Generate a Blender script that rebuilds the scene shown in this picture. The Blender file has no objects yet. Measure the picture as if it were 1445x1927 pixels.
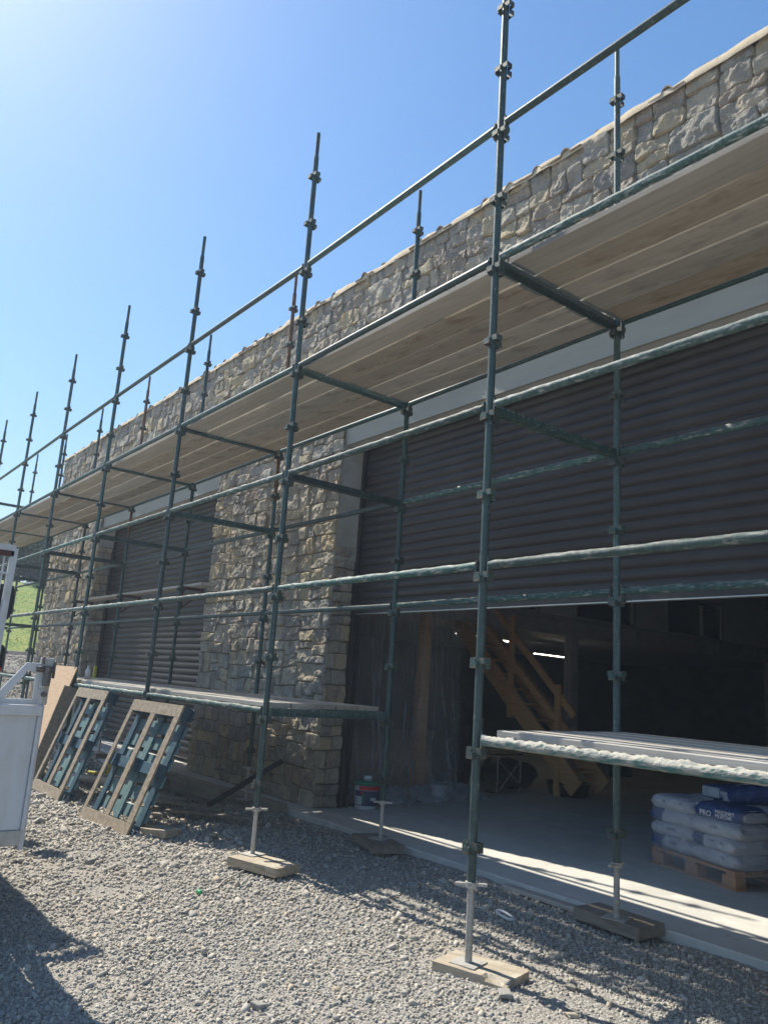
import bpy, math, random
import numpy as np
from mathutils import Matrix, Vector
random.seed(4); RNG = np.random.default_rng(7)
SC = bpy.context.scene; COL = SC.collection
# ------------------------------------------------------------------ camera
cam = bpy.data.cameras.new('camera'); camo = bpy.data.objects.new('camera', cam); COL.objects.link(camo)
R = ((0.61308031, 0.12956929, 0.779323), (0.78736689, -0.18099789, -0.58931582), (0.06469859, 0.97491105, -0.21298481))
camo.matrix_world = Matrix.Translation((3.25736, -3.24784, 0.830445)) @ Matrix(R).to_4x4()
cam.sensor_fit = 'VERTICAL'; cam.sensor_height = 36.0; cam.lens = 36.0 * 1473.02 / 1927.0
cam.clip_start = 0.05; cam.clip_end = 3000
SC.camera = camo
# ------------------------------------------------------------------ sky, sun, exposure
SD = Vector((-0.82, -0.15, 1.0)).normalized()            # towards the sun
EL = math.asin(SD.z); AZ = math.atan2(SD.x, SD.y)
w = bpy.data.worlds.new('World'); SC.world = w; w.use_nodes = True
wn = w.node_tree; bgn = wn.nodes['Background']
sky = wn.nodes.new('ShaderNodeTexSky'); sky.sky_type = 'NISHITA'; sky.sun_disc = False
sky.sun_elevation = EL; sky.sun_rotation = AZ
sky.air_density = 1.5; sky.dust_density = 0.8; sky.ozone_density = 6; sky.altitude = 50
hs = wn.nodes.new('ShaderNodeHueSaturation'); hs.inputs['Saturation'].default_value = 1.2
wn.links.new(sky.outputs[0], hs.inputs['Color']); wn.links.new(hs.outputs[0], bgn.inputs[0]); bgn.inputs[1].default_value = 0.097
sl = bpy.data.lights.new('sun', 'SUN'); slo = bpy.data.objects.new('sun', sl); COL.objects.link(slo)
sl.energy = 5.0; sl.angle = math.radians(0.5); sl.color = (1.0, 0.93, 0.80)
slo.rotation_euler = SD.to_track_quat('Z', 'Y').to_euler()
SC.view_settings.view_transform = 'Standard'; SC.view_settings.look = 'None'
SC.view_settings.exposure = 0.68; SC.view_settings.gamma = 1.0

# ------------------------------------------------------------------ mesh helpers
class MB:
    def __init__(s): s.v = []; s.f = []; s.n = 0; s.sm = []
    def add(s, v, f, smooth=False):
        v = np.asarray(v, float).reshape(-1, 3)
        s.v.append(v); s.f += [tuple(int(i) + s.n for i in q) for q in f]; s.sm += [smooth] * len(f); s.n += len(v); return s
    def box(s, a, b, M=None):
        (x0, y0, z0), (x1, y1, z1) = a, b
        v = np.array([(x0,y0,z0),(x1,y0,z0),(x1,y1,z0),(x0,y1,z0),(x0,y0,z1),(x1,y0,z1),(x1,y1,z1),(x0,y1,z1)], float)
        if M is not None: v = xf(M, v)
        return s.add(v, [(0,3,2,1),(4,5,6,7),(0,1,5,4),(1,2,6,5),(2,3,7,6),(3,0,4,7)])
    def bar(s, p0, p1, w, h, up=(0,0,1)):                   # rectangular bar from p0 to p1
        return s.box((0, -w/2, -h/2), (1, w/2, h/2), frame(p0, p1, up))
    def tube(s, p0, p1, r, seg=12, r1=None, cap=True, n=1, rf=None, up=(0,0,1), smooth=True):
        p0 = np.array(p0, float); p1 = np.array(p1, float); r1 = r if r1 is None else r1
        d = p1 - p0; L = np.linalg.norm(d); d /= L
        u = np.array(up, float)
        if abs(d @ u) > .95: u = np.array((1., 0, 0))
        a = np.cross(d, u); a /= np.linalg.norm(a); b = np.cross(a, d)
        th = np.linspace(0, 2*np.pi, seg, endpoint=False)
        rings = []
        for i in range(n + 1):
            t = i / n; rr = r + (r1 - r) * t
            rad = np.full(seg, rr) if rf is None else rf(t, th) * rr
            rings.append(p0 + d * L * t + np.outer(np.cos(th) * rad, a) + np.outer(np.sin(th) * rad, b))
        v = np.concatenate(rings)
        f = [(i*seg+j, i*seg+(j+1) % seg, (i+1)*seg+(j+1) % seg, (i+1)*seg+j) for i in range(n) for j in range(seg)]
        s.add(v, f, smooth)
        if cap: s.add(rings[0], [tuple(range(seg))[::-1]]); s.add(rings[-1], [tuple(range(seg))])
        return s
    def path(s, pts, r, seg=8):
        for a, b in zip(pts[:-1], pts[1:]): s.tube(a, b, r, seg)
        return s
    def prism(s, poly, z0, z1, M=None):                     # polygon (ccw) extruded
        n = len(poly); v = [(x, y, z0) for x, y in poly] + [(x, y, z1) for x, y in poly]
        v = np.array(v, float)
        if M is not None: v = xf(M, v)
        return s.add(v, [tuple(range(n))[::-1], tuple(range(n, 2*n))] + [(i, (i+1) % n, n+(i+1) % n, n+i) for i in range(n)])
    def grid(s, P, smooth=True, flip=False):                # P (nu,nv,3)
        nu, nv = P.shape[:2]
        f = [(i*nv+j, (i+1)*nv+j, (i+1)*nv+j+1, i*nv+j+1) for i in range(nu-1) for j in range(nv-1)]
        if flip: f = [q[::-1] for q in f]
        return s.add(P.reshape(-1, 3), f, smooth)
    def build(s, name, mat, parent=None, loc=None):
        v = np.concatenate(s.v) if s.v else np.zeros((0, 3))
        if loc is not None: v = v - np.array(loc, float)
        me = bpy.data.meshes.new(name); me.from_pydata(v.tolist(), [], s.f); me.update()
        if any(s.sm): me.polygons.foreach_set('use_smooth', s.sm)
        me.materials.append(mat)
        o = bpy.data.objects.new(name, me); COL.objects.link(o)
        if loc is not None: o.location = loc
        if parent is not None: o.parent = parent
        return o
def xf(M, v):
    M = np.array(M, float); return v @ M[:3, :3].T + M[:3, 3]
def frame(p0, p1, up=(0, 0, 1)):
    p0 = np.array(p0, float); p1 = np.array(p1, float); d = p1 - p0; L = np.linalg.norm(d); x = d / L
    u = np.array(up, float)
    if abs(x @ u) > .97: u = np.array((0, 1., 0))
    y = np.cross(u, x); y /= np.linalg.norm(y); z = np.cross(x, y)
    M = np.eye(4); M[:3, 0] = x * L; M[:3, 1] = y; M[:3, 2] = z; M[:3, 3] = p0; return M
def pose(o, x, y, z): M = np.eye(4); M[:3, 0] = x; M[:3, 1] = y; M[:3, 2] = z; M[:3, 3] = o; return M
def quadmesh(name, V, F, mat, parent=None, smooth=False):   # fast numpy mesh of equal-size faces
    me = bpy.data.meshes.new(name); k = F.shape[1]
    me.vertices.add(len(V)); me.vertices.foreach_set('co', V.astype(np.float32).ravel())
    me.loops.add(F.size); me.loops.foreach_set('vertex_index', F.astype(np.int32).ravel())
    me.polygons.add(len(F)); me.polygons.foreach_set('loop_start', np.arange(0, F.size, k, dtype=np.int32))
    me.polygons.foreach_set('loop_total', np.full(len(F), k, dtype=np.int32))
    if smooth: me.polygons.foreach_set('use_smooth', np.ones(len(F), bool))
    me.update(calc_edges=True); me.validate(); me.materials.append(mat)
    o = bpy.data.objects.new(name, me); COL.objects.link(o)
    if parent is not None: o.parent = parent
    return o
def bevel(o, w=.004, seg=2):
    m = o.modifiers.new('bevel', 'BEVEL'); m.width = w; m.segments = seg; m.limit_method = 'ANGLE'; m.angle_limit = math.radians(40); return o
def empty(name, label, cat, loc=(0, 0, 0), group=None, rz=0):
    o = bpy.data.objects.new(name, None); COL.objects.link(o); o.location = loc; o.rotation_euler = (0, 0, rz)
    o.empty_display_size = .1
    return tag(o, label, cat, group)
def tag(o, label=None, cat=None, group=None, kind=None):
    if label: o['label'] = label
    if cat: o['category'] = cat
    if group: o['group'] = group
    if kind: o['kind'] = kind
    return o
def vnoise(x, y, seed=0):                                   # value noise, -1..1
    x = np.asarray(x, float); y = np.asarray(y, float)
    xi = np.floor(x).astype(np.int64); yi = np.floor(y).astype(np.int64); fx = x - xi; fy = y - yi
    fx = fx*fx*(3-2*fx); fy = fy*fy*(3-2*fy)
    def h(a, b):
        n = (a*374761393 + b*668265263 + seed*974634777) & 0x7fffffff
        n = ((n ^ (n >> 13)) * 1274126177) & 0x7fffffff
        return ((n ^ (n >> 16)) & 0xffff) / 32767.5 - 1
    return (h(xi, yi)*(1-fx) + h(xi+1, yi)*fx)*(1-fy) + (h(xi, yi+1)*(1-fx) + h(xi+1, yi+1)*fx)*fy
def fbm(x, y, seed=0, o=3):
    return sum(vnoise(x*2**i, y*2**i, seed+i) * .5**i for i in range(o))

# ------------------------------------------------------------------ materials
def mat(name, base, rough=.8, metal=0, noise=None, bump=None, island=0, tex='Object', spec=.5):
    """noise: list of (scale(3), col, lo, hi) layered colour blotches; bump: list of (scale, strength, dist)"""
    m = bpy.data.materials.new(name); m.use_nodes = True; nt = m.node_tree; N = nt.nodes; L = nt.links
    b = N['Principled BSDF']; b.inputs['Roughness'].default_value = rough; b.inputs['Metallic'].default_value = metal
    b.inputs['Specular IOR Level'].default_value = spec
    tc = N.new('ShaderNodeTexCoord'); src = tc.outputs[tex]
    rgb = N.new('ShaderNodeRGB'); rgb.outputs[0].default_value = (*base, 1); cur = rgb.outputs[0]
    if tex == 'World':
        pass
    def nz(scale, detail=5, dist=0):
        mp = N.new('ShaderNodeMapping'); L.new(src, mp.inputs[0])
        sc = scale if isinstance(scale, (tuple, list)) else (scale,)*3
        mp.inputs['Scale'].default_value = sc
        n = N.new('ShaderNodeTexNoise'); n.inputs['Scale'].default_value = 1; n.inputs['Detail'].default_value = detail
        n.inputs['Roughness'].default_value = .62; n.inputs['Distortion'].default_value = dist
        L.new(mp.outputs[0], n.inputs[0]); return n.outputs[0]
    for (sc, col, lo, hi) in (noise or []):
        mr = N.new('ShaderNodeMapRange'); mr.inputs[1].default_value = lo; mr.inputs[2].default_value = hi; L.new(nz(sc), mr.inputs[0])
        mx = N.new('ShaderNodeMix'); mx.data_type = 'RGBA'; L.new(mr.outputs[0], mx.inputs[0]); L.new(cur, mx.inputs[6])
        mx.inputs[7].default_value = (*col, 1); cur = mx.outputs[2]
    if island:
        g = N.new('ShaderNodeNewGeometry'); mr = N.new('ShaderNodeMapRange'); L.new(g.outputs['Random Per Island'], mr.inputs[0])
        mr.inputs[3].default_value = 1 - island; mr.inputs[4].default_value = 1 + island
        mx = N.new('ShaderNodeMix'); mx.data_type = 'RGBA'; mx.blend_type = 'MULTIPLY'; mx.inputs[0].default_value = 1
        L.new(cur, mx.inputs[6]); L.new(mr.outputs[0], mx.inputs[7]); cur = mx.outputs[2]
    L.new(cur, b.inputs['Base Color'])
    prev = None
    for (sc, st, dist) in (bump or []):
        bp = N.new('ShaderNodeBump'); bp.inputs['Strength'].default_value = st; bp.inputs['Distance'].default_value = dist
        L.new(nz(sc, 6), bp.inputs['Height'])
        if prev: L.new(prev, bp.inputs['Normal'])
        prev = bp.outputs[0]
    if prev: L.new(prev, b.inputs['Normal'])
    m['cur'] = 0
    return m
def topdust(m, col, lo=.35, hi=.95, scale=30, amt=1.0, cut=(.35, .6)):
    """dried mortar lying on the upper side of a rail"""
    nt = m.node_tree; N = nt.nodes; L = nt.links; b = N['Principled BSDF']
    old = b.inputs['Base Color'].links[0].from_socket
    g = N.new('ShaderNodeNewGeometry'); sx = N.new('ShaderNodeSeparateXYZ'); L.new(g.outputs['True Normal'], sx.inputs[0])
    mr = N.new('ShaderNodeMapRange'); L.new(sx.outputs[2], mr.inputs[0]); mr.inputs[1].default_value = lo; mr.inputs[2].default_value = hi
    n = N.new('ShaderNodeTexNoise'); n.inputs['Scale'].default_value = scale; n.inputs['Detail'].default_value = 6
    tc = N.new('ShaderNodeTexCoord'); L.new(tc.outputs['Object'], n.inputs[0])
    m2 = N.new('ShaderNodeMapRange'); L.new(n.outputs[0], m2.inputs[0]); m2.inputs[1].default_value = cut[0]; m2.inputs[2].default_value = cut[1]
    mu = N.new('ShaderNodeMath'); mu.operation = 'MULTIPLY'; L.new(mr.outputs[0], mu.inputs[0]); L.new(m2.outputs[0], mu.inputs[1])
    mu2 = N.new('ShaderNodeMath'); mu2.operation = 'MULTIPLY'; L.new(mu.outputs[0], mu2.inputs[0]); mu2.inputs[1].default_value = amt
    mx = N.new('ShaderNodeMix'); mx.data_type = 'RGBA'; L.new(mu2.outputs[0], mx.inputs[0]); L.new(old, mx.inputs[6])
    mx.inputs[7].default_value = (*col, 1); L.new(mx.outputs[2], b.inputs['Base Color'])
    return m
MORT = (.36, .345, .31)
M = {}
M['green'] = topdust(mat('green_scaffold_paint', (.016, .046, .047), .5, .0, [((25,25,8), (.028,.078,.074), .42, .62), ((30,30,10), (.09,.05,.03), .64, .72), ((60,60,40), (.24,.26,.25), .62, .70)], [(60, .35, .004)]), MORT, amt=.35, cut=(.52, .7))
M['green_mortar'] = topdust(mat('green_paint_with_dried_mortar', (.018, .058, .056), .65, 0, [((30,30,12), (.035,.10,.09), .4, .6), ((14,45,45), (.26,.27,.25), .54, .66)], [(70, .5, .006)]), MORT, lo=.3, hi=.9, amt=.7, cut=(.42, .62), scale=26)
M['mortar_crust'] = topdust(mat('crusted_mortar', (.05, .14, .13), .85, 0, [((10,50,50), (.28,.28,.25), .42, .56)], [(60, .8, .01)]), (.46, .44, .38), lo=-.1, hi=.4, amt=1, cut=(.2, .35))
M['rust'] = mat('rusty_steel', (.17, .095, .06), .8, .1, [(30, (.09,.05,.035), .4, .65), (12, (.25,.15,.09), .5, .7)], [(80, .4, .004)])
M['rust_red'] = mat('red_oxide_steel', (.10, .035, .028), .7, .1, [(30, (.08,.03,.02), .4, .65)], [(80, .4, .004)])
M['cup'] = mat('worn_cup_steel', (.035, .075, .07), .6, .3, [(40, (.16,.09,.05), .5, .68), (70, (.28,.27,.24), .58, .68)], [(80, .4, .004)])
M['zinc'] = mat('galvanised_steel', (.44, .43, .40), .6, .25, [(30, (.27,.23,.18), .5, .72), (90, (.55,.54,.5), .5, .7)], [(90, .3, .003)])
M['board'] = mat('weathered_board_wood', (.42, .365, .29), .85, 0, [((.8,34,34), (.36,.31,.245), .42, .62), ((1.2,5,5), (.50,.44,.36), .48, .72), ((3,9,9), (.30,.255,.20), .52, .66), ((18,18,18), (.12,.10,.08), .68, .74)], [((3,90,90), .35, .004)], island=.0)
M['board2'] = mat('brown_board_wood', (.37, .31, .235), .85, 0, [((.8,34,34), (.31,.26,.20), .42, .62), ((1.2,5,5), (.44,.37,.28), .48, .72), ((3,9,9), (.25,.19,.13), .52, .66), ((16,16,16), (.10,.08,.06), .67, .73)], [((3,90,90), .35, .004)])
M['board3'] = mat('grey_board_wood', (.45, .41, .35), .85, 0, [((.8,34,34), (.38,.345,.29), .42, .62), ((1.2,5,5), (.53,.49,.43), .48, .72)], [((3,90,90), .35, .004)])
M['band'] = mat('board_end_band', (.40, .42, .42), .45, .7, [(40, (.2,.16,.12), .55, .7)])
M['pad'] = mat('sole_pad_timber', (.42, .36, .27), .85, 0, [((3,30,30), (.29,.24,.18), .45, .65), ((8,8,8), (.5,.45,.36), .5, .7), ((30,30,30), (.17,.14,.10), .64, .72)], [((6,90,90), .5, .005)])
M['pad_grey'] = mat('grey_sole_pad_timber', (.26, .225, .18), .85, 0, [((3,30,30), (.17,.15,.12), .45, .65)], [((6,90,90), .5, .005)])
M['mortarwall'] = mat('wall_backing_mortar', (.20, .165, .12), .95, 0, [(9, (.27,.225,.165), .45, .65)], [(60, .8, .01)])
M['capping'] = mat('sand_cement_capping', (.55, .45, .31), .95, 0, [(10, (.62,.52,.38), .45, .65)], [(40, .6, .01)])
M['render'] = mat('grey_render', (.40, .395, .36), .9, 0, [(5, (.33,.33,.30), .45, .65), (30, (.30,.30,.27), .6, .7)], [(40, .25, .004)])
M['lintel'] = mat('fibre_board_fascia', (.36, .345, .29), .75, 0, [((1.2,5,5), (.32,.305,.26), .4, .7)], [(60, .2, .003)])
M['soffit'] = mat('soffit_render', (.56, .545, .51), .9, 0, [((3,6,6), (.50,.49,.46), .45, .65)], [(40, .2, .003)])
M['concrete'] = mat('smooth_concrete_floor', (.56, .55, .51), .8, 0, [(.8, (.48,.47,.44), .4, .65), (5, (.62,.60,.56), .5, .7), (30, (.40,.39,.36), .62, .72), (9, (.46,.43,.38), .58, .7)], [(50, .25, .003)], tex='Object')
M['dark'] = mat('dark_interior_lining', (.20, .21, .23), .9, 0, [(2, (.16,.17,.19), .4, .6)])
M['iron'] = mat('grey_painted_steel', (.55, .55, .58), .6, .0, [(6, (.48,.48,.51), .45, .6)])
M['partition'] = mat('grey_partition_lining', (.75, .75, .79), .8, 0, [(3, (.70,.70,.74), .4, .65)])
M['blackglass'] = mat('dark_window_glass', (.012, .015, .018), .15)
M['pine'] = mat('planed_pine_timber', (.68, .40, .19), .7, 0, [((4,4,40), (.58,.31,.14), .45, .65), ((14,14,14), (.22,.11,.05), .68, .74)], [((60,60,8), .2, .002)])
M['black'] = mat('black_plastic', (.012, .013, .015), .5, 0)
M['blackbag'] = mat('black_sheet', (.012, .017, .022), .45, 0, None, [(12, .8, .03)])
M['white_paint'] = mat('white_vehicle_paint', (.60, .62, .64), .42, 0, [((9,9,1.5), (.52,.525,.52), .45, .7), (5, (.50,.49,.46), .5, .8), (40, (.36,.32,.27), .66, .76)])
M['white_dirty'] = mat('dirty_white_paint', (.50, .49, .45), .5, 0, [((6,6,2), (.30,.26,.20), .5, .7), (30, (.22,.15,.10), .64, .74)], [(50, .2, .002)])
M['greymet'] = mat('grey_hinge_steel', (.16, .15, .145), .5, .4, [(40, (.10,.06,.04), .5, .66)], [(60, .3, .003)])
M['blue'] = mat('blue_pallet_paint', (.018, .06, .10), .6, 0, [((20,20,20), (.03,.09,.12), .45, .6), (50, (.10,.12,.13), .64, .72)], [(70, .3, .003)])
M['teal'] = mat('faded_teal_pallet_wood', (.08, .17, .19), .7, 0, [((20,20,4), (.13,.23,.235), .42, .6), ((30,30,9), (.26,.26,.21), .58, .68)], [(70, .3, .003)])
M['palletwood'] = mat('dirty_pallet_wood', (.34, .28, .21), .9, 0, [((20,20,8), (.22,.175,.125), .42, .62), (60, (.46,.41,.33), .58, .7), (16, (.13,.10,.075), .64, .72)], [(60, .6, .006)])
M['newpallet'] = mat('orange_pallet_wood', (.48, .25, .13), .8, 0, [((4,20,20), (.38,.19,.10), .45, .65)], [((6,60,60), .3, .003)])
M['ply'] = mat('plywood_face', (.62, .43, .27), .7, 0, [((6,30,3), (.54,.36,.22), .45, .65)])
M['white_text'] = mat('white_print', (.8, .8, .8), .5)
M['navy_text'] = mat('navy_print', (.02, .035, .11), .5)
M['bagwhite'] = mat('white_paper_sack', (.46, .48, .52), .5, 0, [(4, (.38,.40,.45), .45, .65)], [(11, 1.0, .035), (40, .3, .003)])
M['bagblue'] = mat('blue_paper_sack', (.012, .055, .19), .5, 0, [(5, (.015,.04,.13), .45, .65)], [(11, 1.0, .035), (40, .3, .003)])
M['lid'] = mat('green_tub_lid', (.02, .22, .14), .4)
M['tub'] = mat('white_tub', (.55, .57, .6), .4)
M['red_print'] = mat('red_print', (.5, .02, .025), .5)
M['blue_print'] = mat('navy_label', (.012, .02, .10), .45)
M['shutter'] = mat('dark_shutter_coating', (.040, .031, .028), .45, .0, [((.6,90,90), (.030,.025,.028), .4, .6), ((.3,14,14), (.045,.038,.04), .5, .7), ((1.4,2,.7), (.062,.056,.054), .5, .8)], [((.8,.8,260), .22, .002)])
M['shutter_bar'] = mat('aluminium_shutter_bar', (.45, .45, .44), .35, .6)
M['kerb'] = mat('pale_kerb_stone', (.42, .40, .36), .9, 0, [(8, (.3,.28,.25), .45, .65)], [(30, .4, .01)])
M['yellow'] = mat('yellow_plastic', (.45, .42, .03), .5)
M['plasticwhite'] = mat('white_plastic', (.7, .7, .7), .4)
M['greenplastic'] = mat('green_plastic', (.03, .34, .14), .4)
M['roof'] = mat('roof_sheet', (.34, .27, .20), .8, 0, [(8, (.26,.20,.15), .45, .65)], [(40, .4, .005)])
M['soil'] = mat('dark_soil', (.10, .085, .07), .95, 0, [(14, (.17,.15,.125), .45, .65)], [(40, .9, .03)])
def stone_mat():
    m = mat('squared_rubble_stone', (.44, .40, .33), .9, 0, [(7, (.33,.31,.275), .42, .6), (16, (.50,.44,.34), .52, .68), (3, (.42,.34,.24), .55, .72)], [(14, .8, .04), (45, 1.0, .022)])
    nt = m.node_tree; N = nt.nodes; L = nt.links; b = N['Principled BSDF']; old = b.inputs['Base Color'].links[0].from_socket
    g = N.new('ShaderNodeNewGeometry'); r = N.new('ShaderNodeValToRGB'); L.new(g.outputs['Random Per Island'], r.inputs[0])
    r.color_ramp.interpolation = 'CONSTANT'
    cols = [(.92,.92,.95), (1.15,1.05,.88), (.78,.80,.84), (1.05,1.0,.95), (.85,.76,.72), (1.25,1.12,.88), (.95,.90,.86), (.70,.69,.72), (1.12,1.10,1.06)]
    for i, c in enumerate(cols):
        if i < 2: e = r.color_ramp.elements[i]; e.position = i / len(cols)
        else: e = r.color_ramp.elements.new(i / len(cols))
        e.color = (*c, 1)
    mx = N.new('ShaderNodeMix'); mx.data_type = 'RGBA'; mx.blend_type = 'MULTIPLY'; mx.inputs[0].default_value = .85
    L.new(old, mx.inputs[6]); L.new(r.outputs[0], mx.inputs[7]); L.new(mx.outputs[2], b.inputs['Base Color']); return m
M['stone'] = stone_mat()
def vary(m, lo, hi, cells=0):
    nt = m.node_tree; N = nt.nodes; L = nt.links; b = N['Principled BSDF']; old = b.inputs['Base Color'].links[0].from_socket
    oi = N.new('ShaderNodeObjectInfo'); hv = N.new('ShaderNodeHueSaturation'); mr = N.new('ShaderNodeMapRange'); L.new(oi.outputs['Random'], mr.inputs[0])
    mr.inputs[3].default_value = lo; mr.inputs[4].default_value = hi; L.new(mr.outputs[0], hv.inputs['Value'])
    m2 = N.new('ShaderNodeMath'); m2.operation = 'MULTIPLY_ADD'; L.new(oi.outputs['Random'], m2.inputs[0]); m2.inputs[1].default_value = 7.3; m2.inputs[2].default_value = 0
    fr = N.new('ShaderNodeMath'); fr.operation = 'FRACT'; L.new(m2.outputs[0], fr.inputs[0]); ms = N.new('ShaderNodeMapRange'); L.new(fr.outputs[0], ms.inputs[0]); ms.inputs[3].default_value = .6; ms.inputs[4].default_value = 1.1
    L.new(ms.outputs[0], hv.inputs['Saturation']); L.new(old, hv.inputs['Color']); L.new(hv.outputs[0], b.inputs['Base Color'])
for k in ('green', 'green_mortar'): vary(M[k], .75, 1.6)
for k in ('board', 'board2', 'board3'): vary(M[k], .86, 1.12)
vary(M['cup'], .8, 1.4)
def gravel_mats():
    m = mat('crushed_stone', (.44, .42, .38), .95, 0, [(30, (.37,.35,.315), .4, .6), (90, (.51,.485,.44), .52, .7)], [(120, .4, .003)])
    nt = m.node_tree; N = nt.nodes; L = nt.links; b = N['Principled BSDF']; old = b.inputs['Base Color'].links[0].from_socket
    g = N.new('ShaderNodeNewGeometry'); r = N.new('ShaderNodeValToRGB'); L.new(g.outputs['Random Per Island'], r.inputs[0])
    r.color_ramp.interpolation = 'CONSTANT'
    cols = [(.80,.80,.80), (.9,.9,.9), (1.0,1,1), (.70,.71,.73), (1.12,1.10,1.07), (.85,.83,.80), (1.02,1.0,.94), (.86,.86,.86), (1.0,.98,.95), (1.2,1.18,1.12), (.95,.95,.95), (1.05,.96,.84)]
    for i, c in enumerate(cols):
        if i < 2: e = r.color_ramp.elements[i]; e.position = i / len(cols)
        else: e = r.color_ramp.elements.new(i / len(cols))
        e.color = (*c, 1)
    mx = N.new('ShaderNodeMix'); mx.data_type = 'RGBA'; mx.blend_type = 'MULTIPLY'; mx.inputs[0].default_value = 1
    L.new(old, mx.inputs[6]); L.new(r.outputs[0], mx.inputs[7]); L.new(mx.outputs[2], b.inputs['Base Color'])
    g2 = bpy.data.materials.new('gravel_bed'); g2.use_nodes = True; nt = g2.node_tree; N = nt.nodes; L = nt.links; b = N['Principled BSDF']
    b.inputs['Roughness'].default_value = .95
    tc = N.new('ShaderNodeTexCoord'); vo = N.new('ShaderNodeTexVoronoi'); vo.inputs['Scale'].default_value = 75; L.new(tc.outputs['Object'], vo.inputs[0])
    rp = N.new('ShaderNodeValToRGB'); sep = N.new('ShaderNodeSeparateColor'); L.new(vo.outputs['Color'], sep.inputs[0]); L.new(sep.outputs[0], rp.inputs[0])
    rp.color_ramp.elements[0].color = (.15, .145, .135, 1); rp.color_ramp.elements[1].color = (.42, .40, .36, 1)
    nz = N.new('ShaderNodeTexNoise'); nz.inputs['Scale'].default_value = 1.4; nz.inputs['Detail'].default_value = 6; L.new(tc.outputs['Object'], nz.inputs[0])
    mr = N.new('ShaderNodeMapRange'); mr.inputs[1].default_value = .5; mr.inputs[2].default_value = .7; L.new(nz.outputs[0], mr.inputs[0])
    mx = N.new('ShaderNodeMix'); mx.data_type = 'RGBA'; L.new(mr.outputs[0], mx.inputs[0]); L.new(rp.outputs[0], mx.inputs[6]); mx.inputs[7].default_value = (.33, .30, .26, 1)
    L.new(mx.outputs[2], b.inputs['Base Color'])
    bp = N.new('ShaderNodeBump'); bp.inputs['Distance'].default_value = .012; bp.inputs['Strength'].default_value = .7; bp.invert = True
    L.new(vo.outputs['Distance'], bp.inputs['Height']); L.new(bp.outputs[0], b.inputs['Normal'])
    return m, g2
M['rock'], M['gravelbed'] = gravel_mats()
M['grass'] = mat('mown_grass', (.17, .235, .03), .95, 0, [(1.2, (.25,.27,.06), .45, .6), (6, (.10,.17,.02), .48, .62), (.25, (.30,.28,.09), .56, .7)])
M['leaf'] = mat('dark_leaves', (.035, .06, .022), .8, 0, None, None, island=.5)
M['leaf'].node_tree.nodes['Principled BSDF'].inputs['Specular IOR Level'].default_value = .2
M['bark'] = mat('bark', (.10, .08, .06), .95, 0, None, [(20, .6, .02)])
def film_mat(name, col, alpha, rough):
    m = bpy.data.materials.new(name); m.use_nodes = True; nt = m.node_tree; N = nt.nodes; L = nt.links
    b = N['Principled BSDF']; b.inputs['Base Color'].default_value = (*col, 1); b.inputs['Roughness'].default_value = rough
    tr = N.new('ShaderNodeBsdfTransparent'); mx = N.new('ShaderNodeMixShader')
    tl = N.new('ShaderNodeBsdfTranslucent'); tl.inputs[0].default_value = (*col, 1); m1 = N.new('ShaderNodeMixShader'); m1.inputs[0].default_value = .4
    L.new(b.outputs[0], m1.inputs[1]); L.new(tl.outputs[0], m1.inputs[2])
    tc = N.new('ShaderNodeTexCoord'); n = N.new('ShaderNodeTexNoise'); n.inputs['Scale'].default_value = 1; n.inputs['Detail'].default_value = 3; mp = N.new('ShaderNodeMapping'); mp.inputs['Scale'].default_value = (5, 5, 2); L.new(tc.outputs['Object'], mp.inputs[0]); L.new(mp.outputs[0], n.inputs[0])
    mr = N.new('ShaderNodeMapRange'); mr.inputs[1].default_value = .3; mr.inputs[2].default_value = .75; mr.inputs[3].default_value = alpha*.75; mr.inputs[4].default_value = min(1, alpha*1.3)
    lw = N.new('ShaderNodeLayerWeight'); lw.inputs[0].default_value = .45; m2 = N.new('ShaderNodeMath'); m2.operation = 'MULTIPLY_ADD'; L.new(lw.outputs['Facing'], m2.inputs[0]); m2.inputs[1].default_value = 1.6; m2.inputs[2].default_value = .30
    m3 = N.new('ShaderNodeMath'); m3.operation = 'MULTIPLY'; m3.use_clamp = True; L.new(n.outputs[0], mr.inputs[0]); L.new(mr.outputs[0], m3.inputs[0]); L.new(m2.outputs[0], m3.inputs[1]); L.new(m3.outputs[0], mx.inputs[0]); L.new(tr.outputs[0], mx.inputs[1]); L.new(m1.outputs[0], mx.inputs[2])
    L.new(mx.outputs[0], N['Material Output'].inputs[0]); return m
M['film'] = film_mat('polythene_sheet', (.74, .79, .87), .50, .2)
M['wrap'] = film_mat('stretch_wrap', (.62, .67, .73), .34, .2)
def emis(name, col, s):
    m = bpy.data.materials.new(name); m.use_nodes = True; b = m.node_tree.nodes['Principled BSDF']
    b.inputs['Emission Color'].default_value = (*col, 1); b.inputs['Emission Strength'].default_value = s; return m
M['lamp'] = emis('lit_tube', (1, .9, .68), 10)
M['redlens'] = mat('red_lens', (.5, .02, .02), .2)

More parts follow.
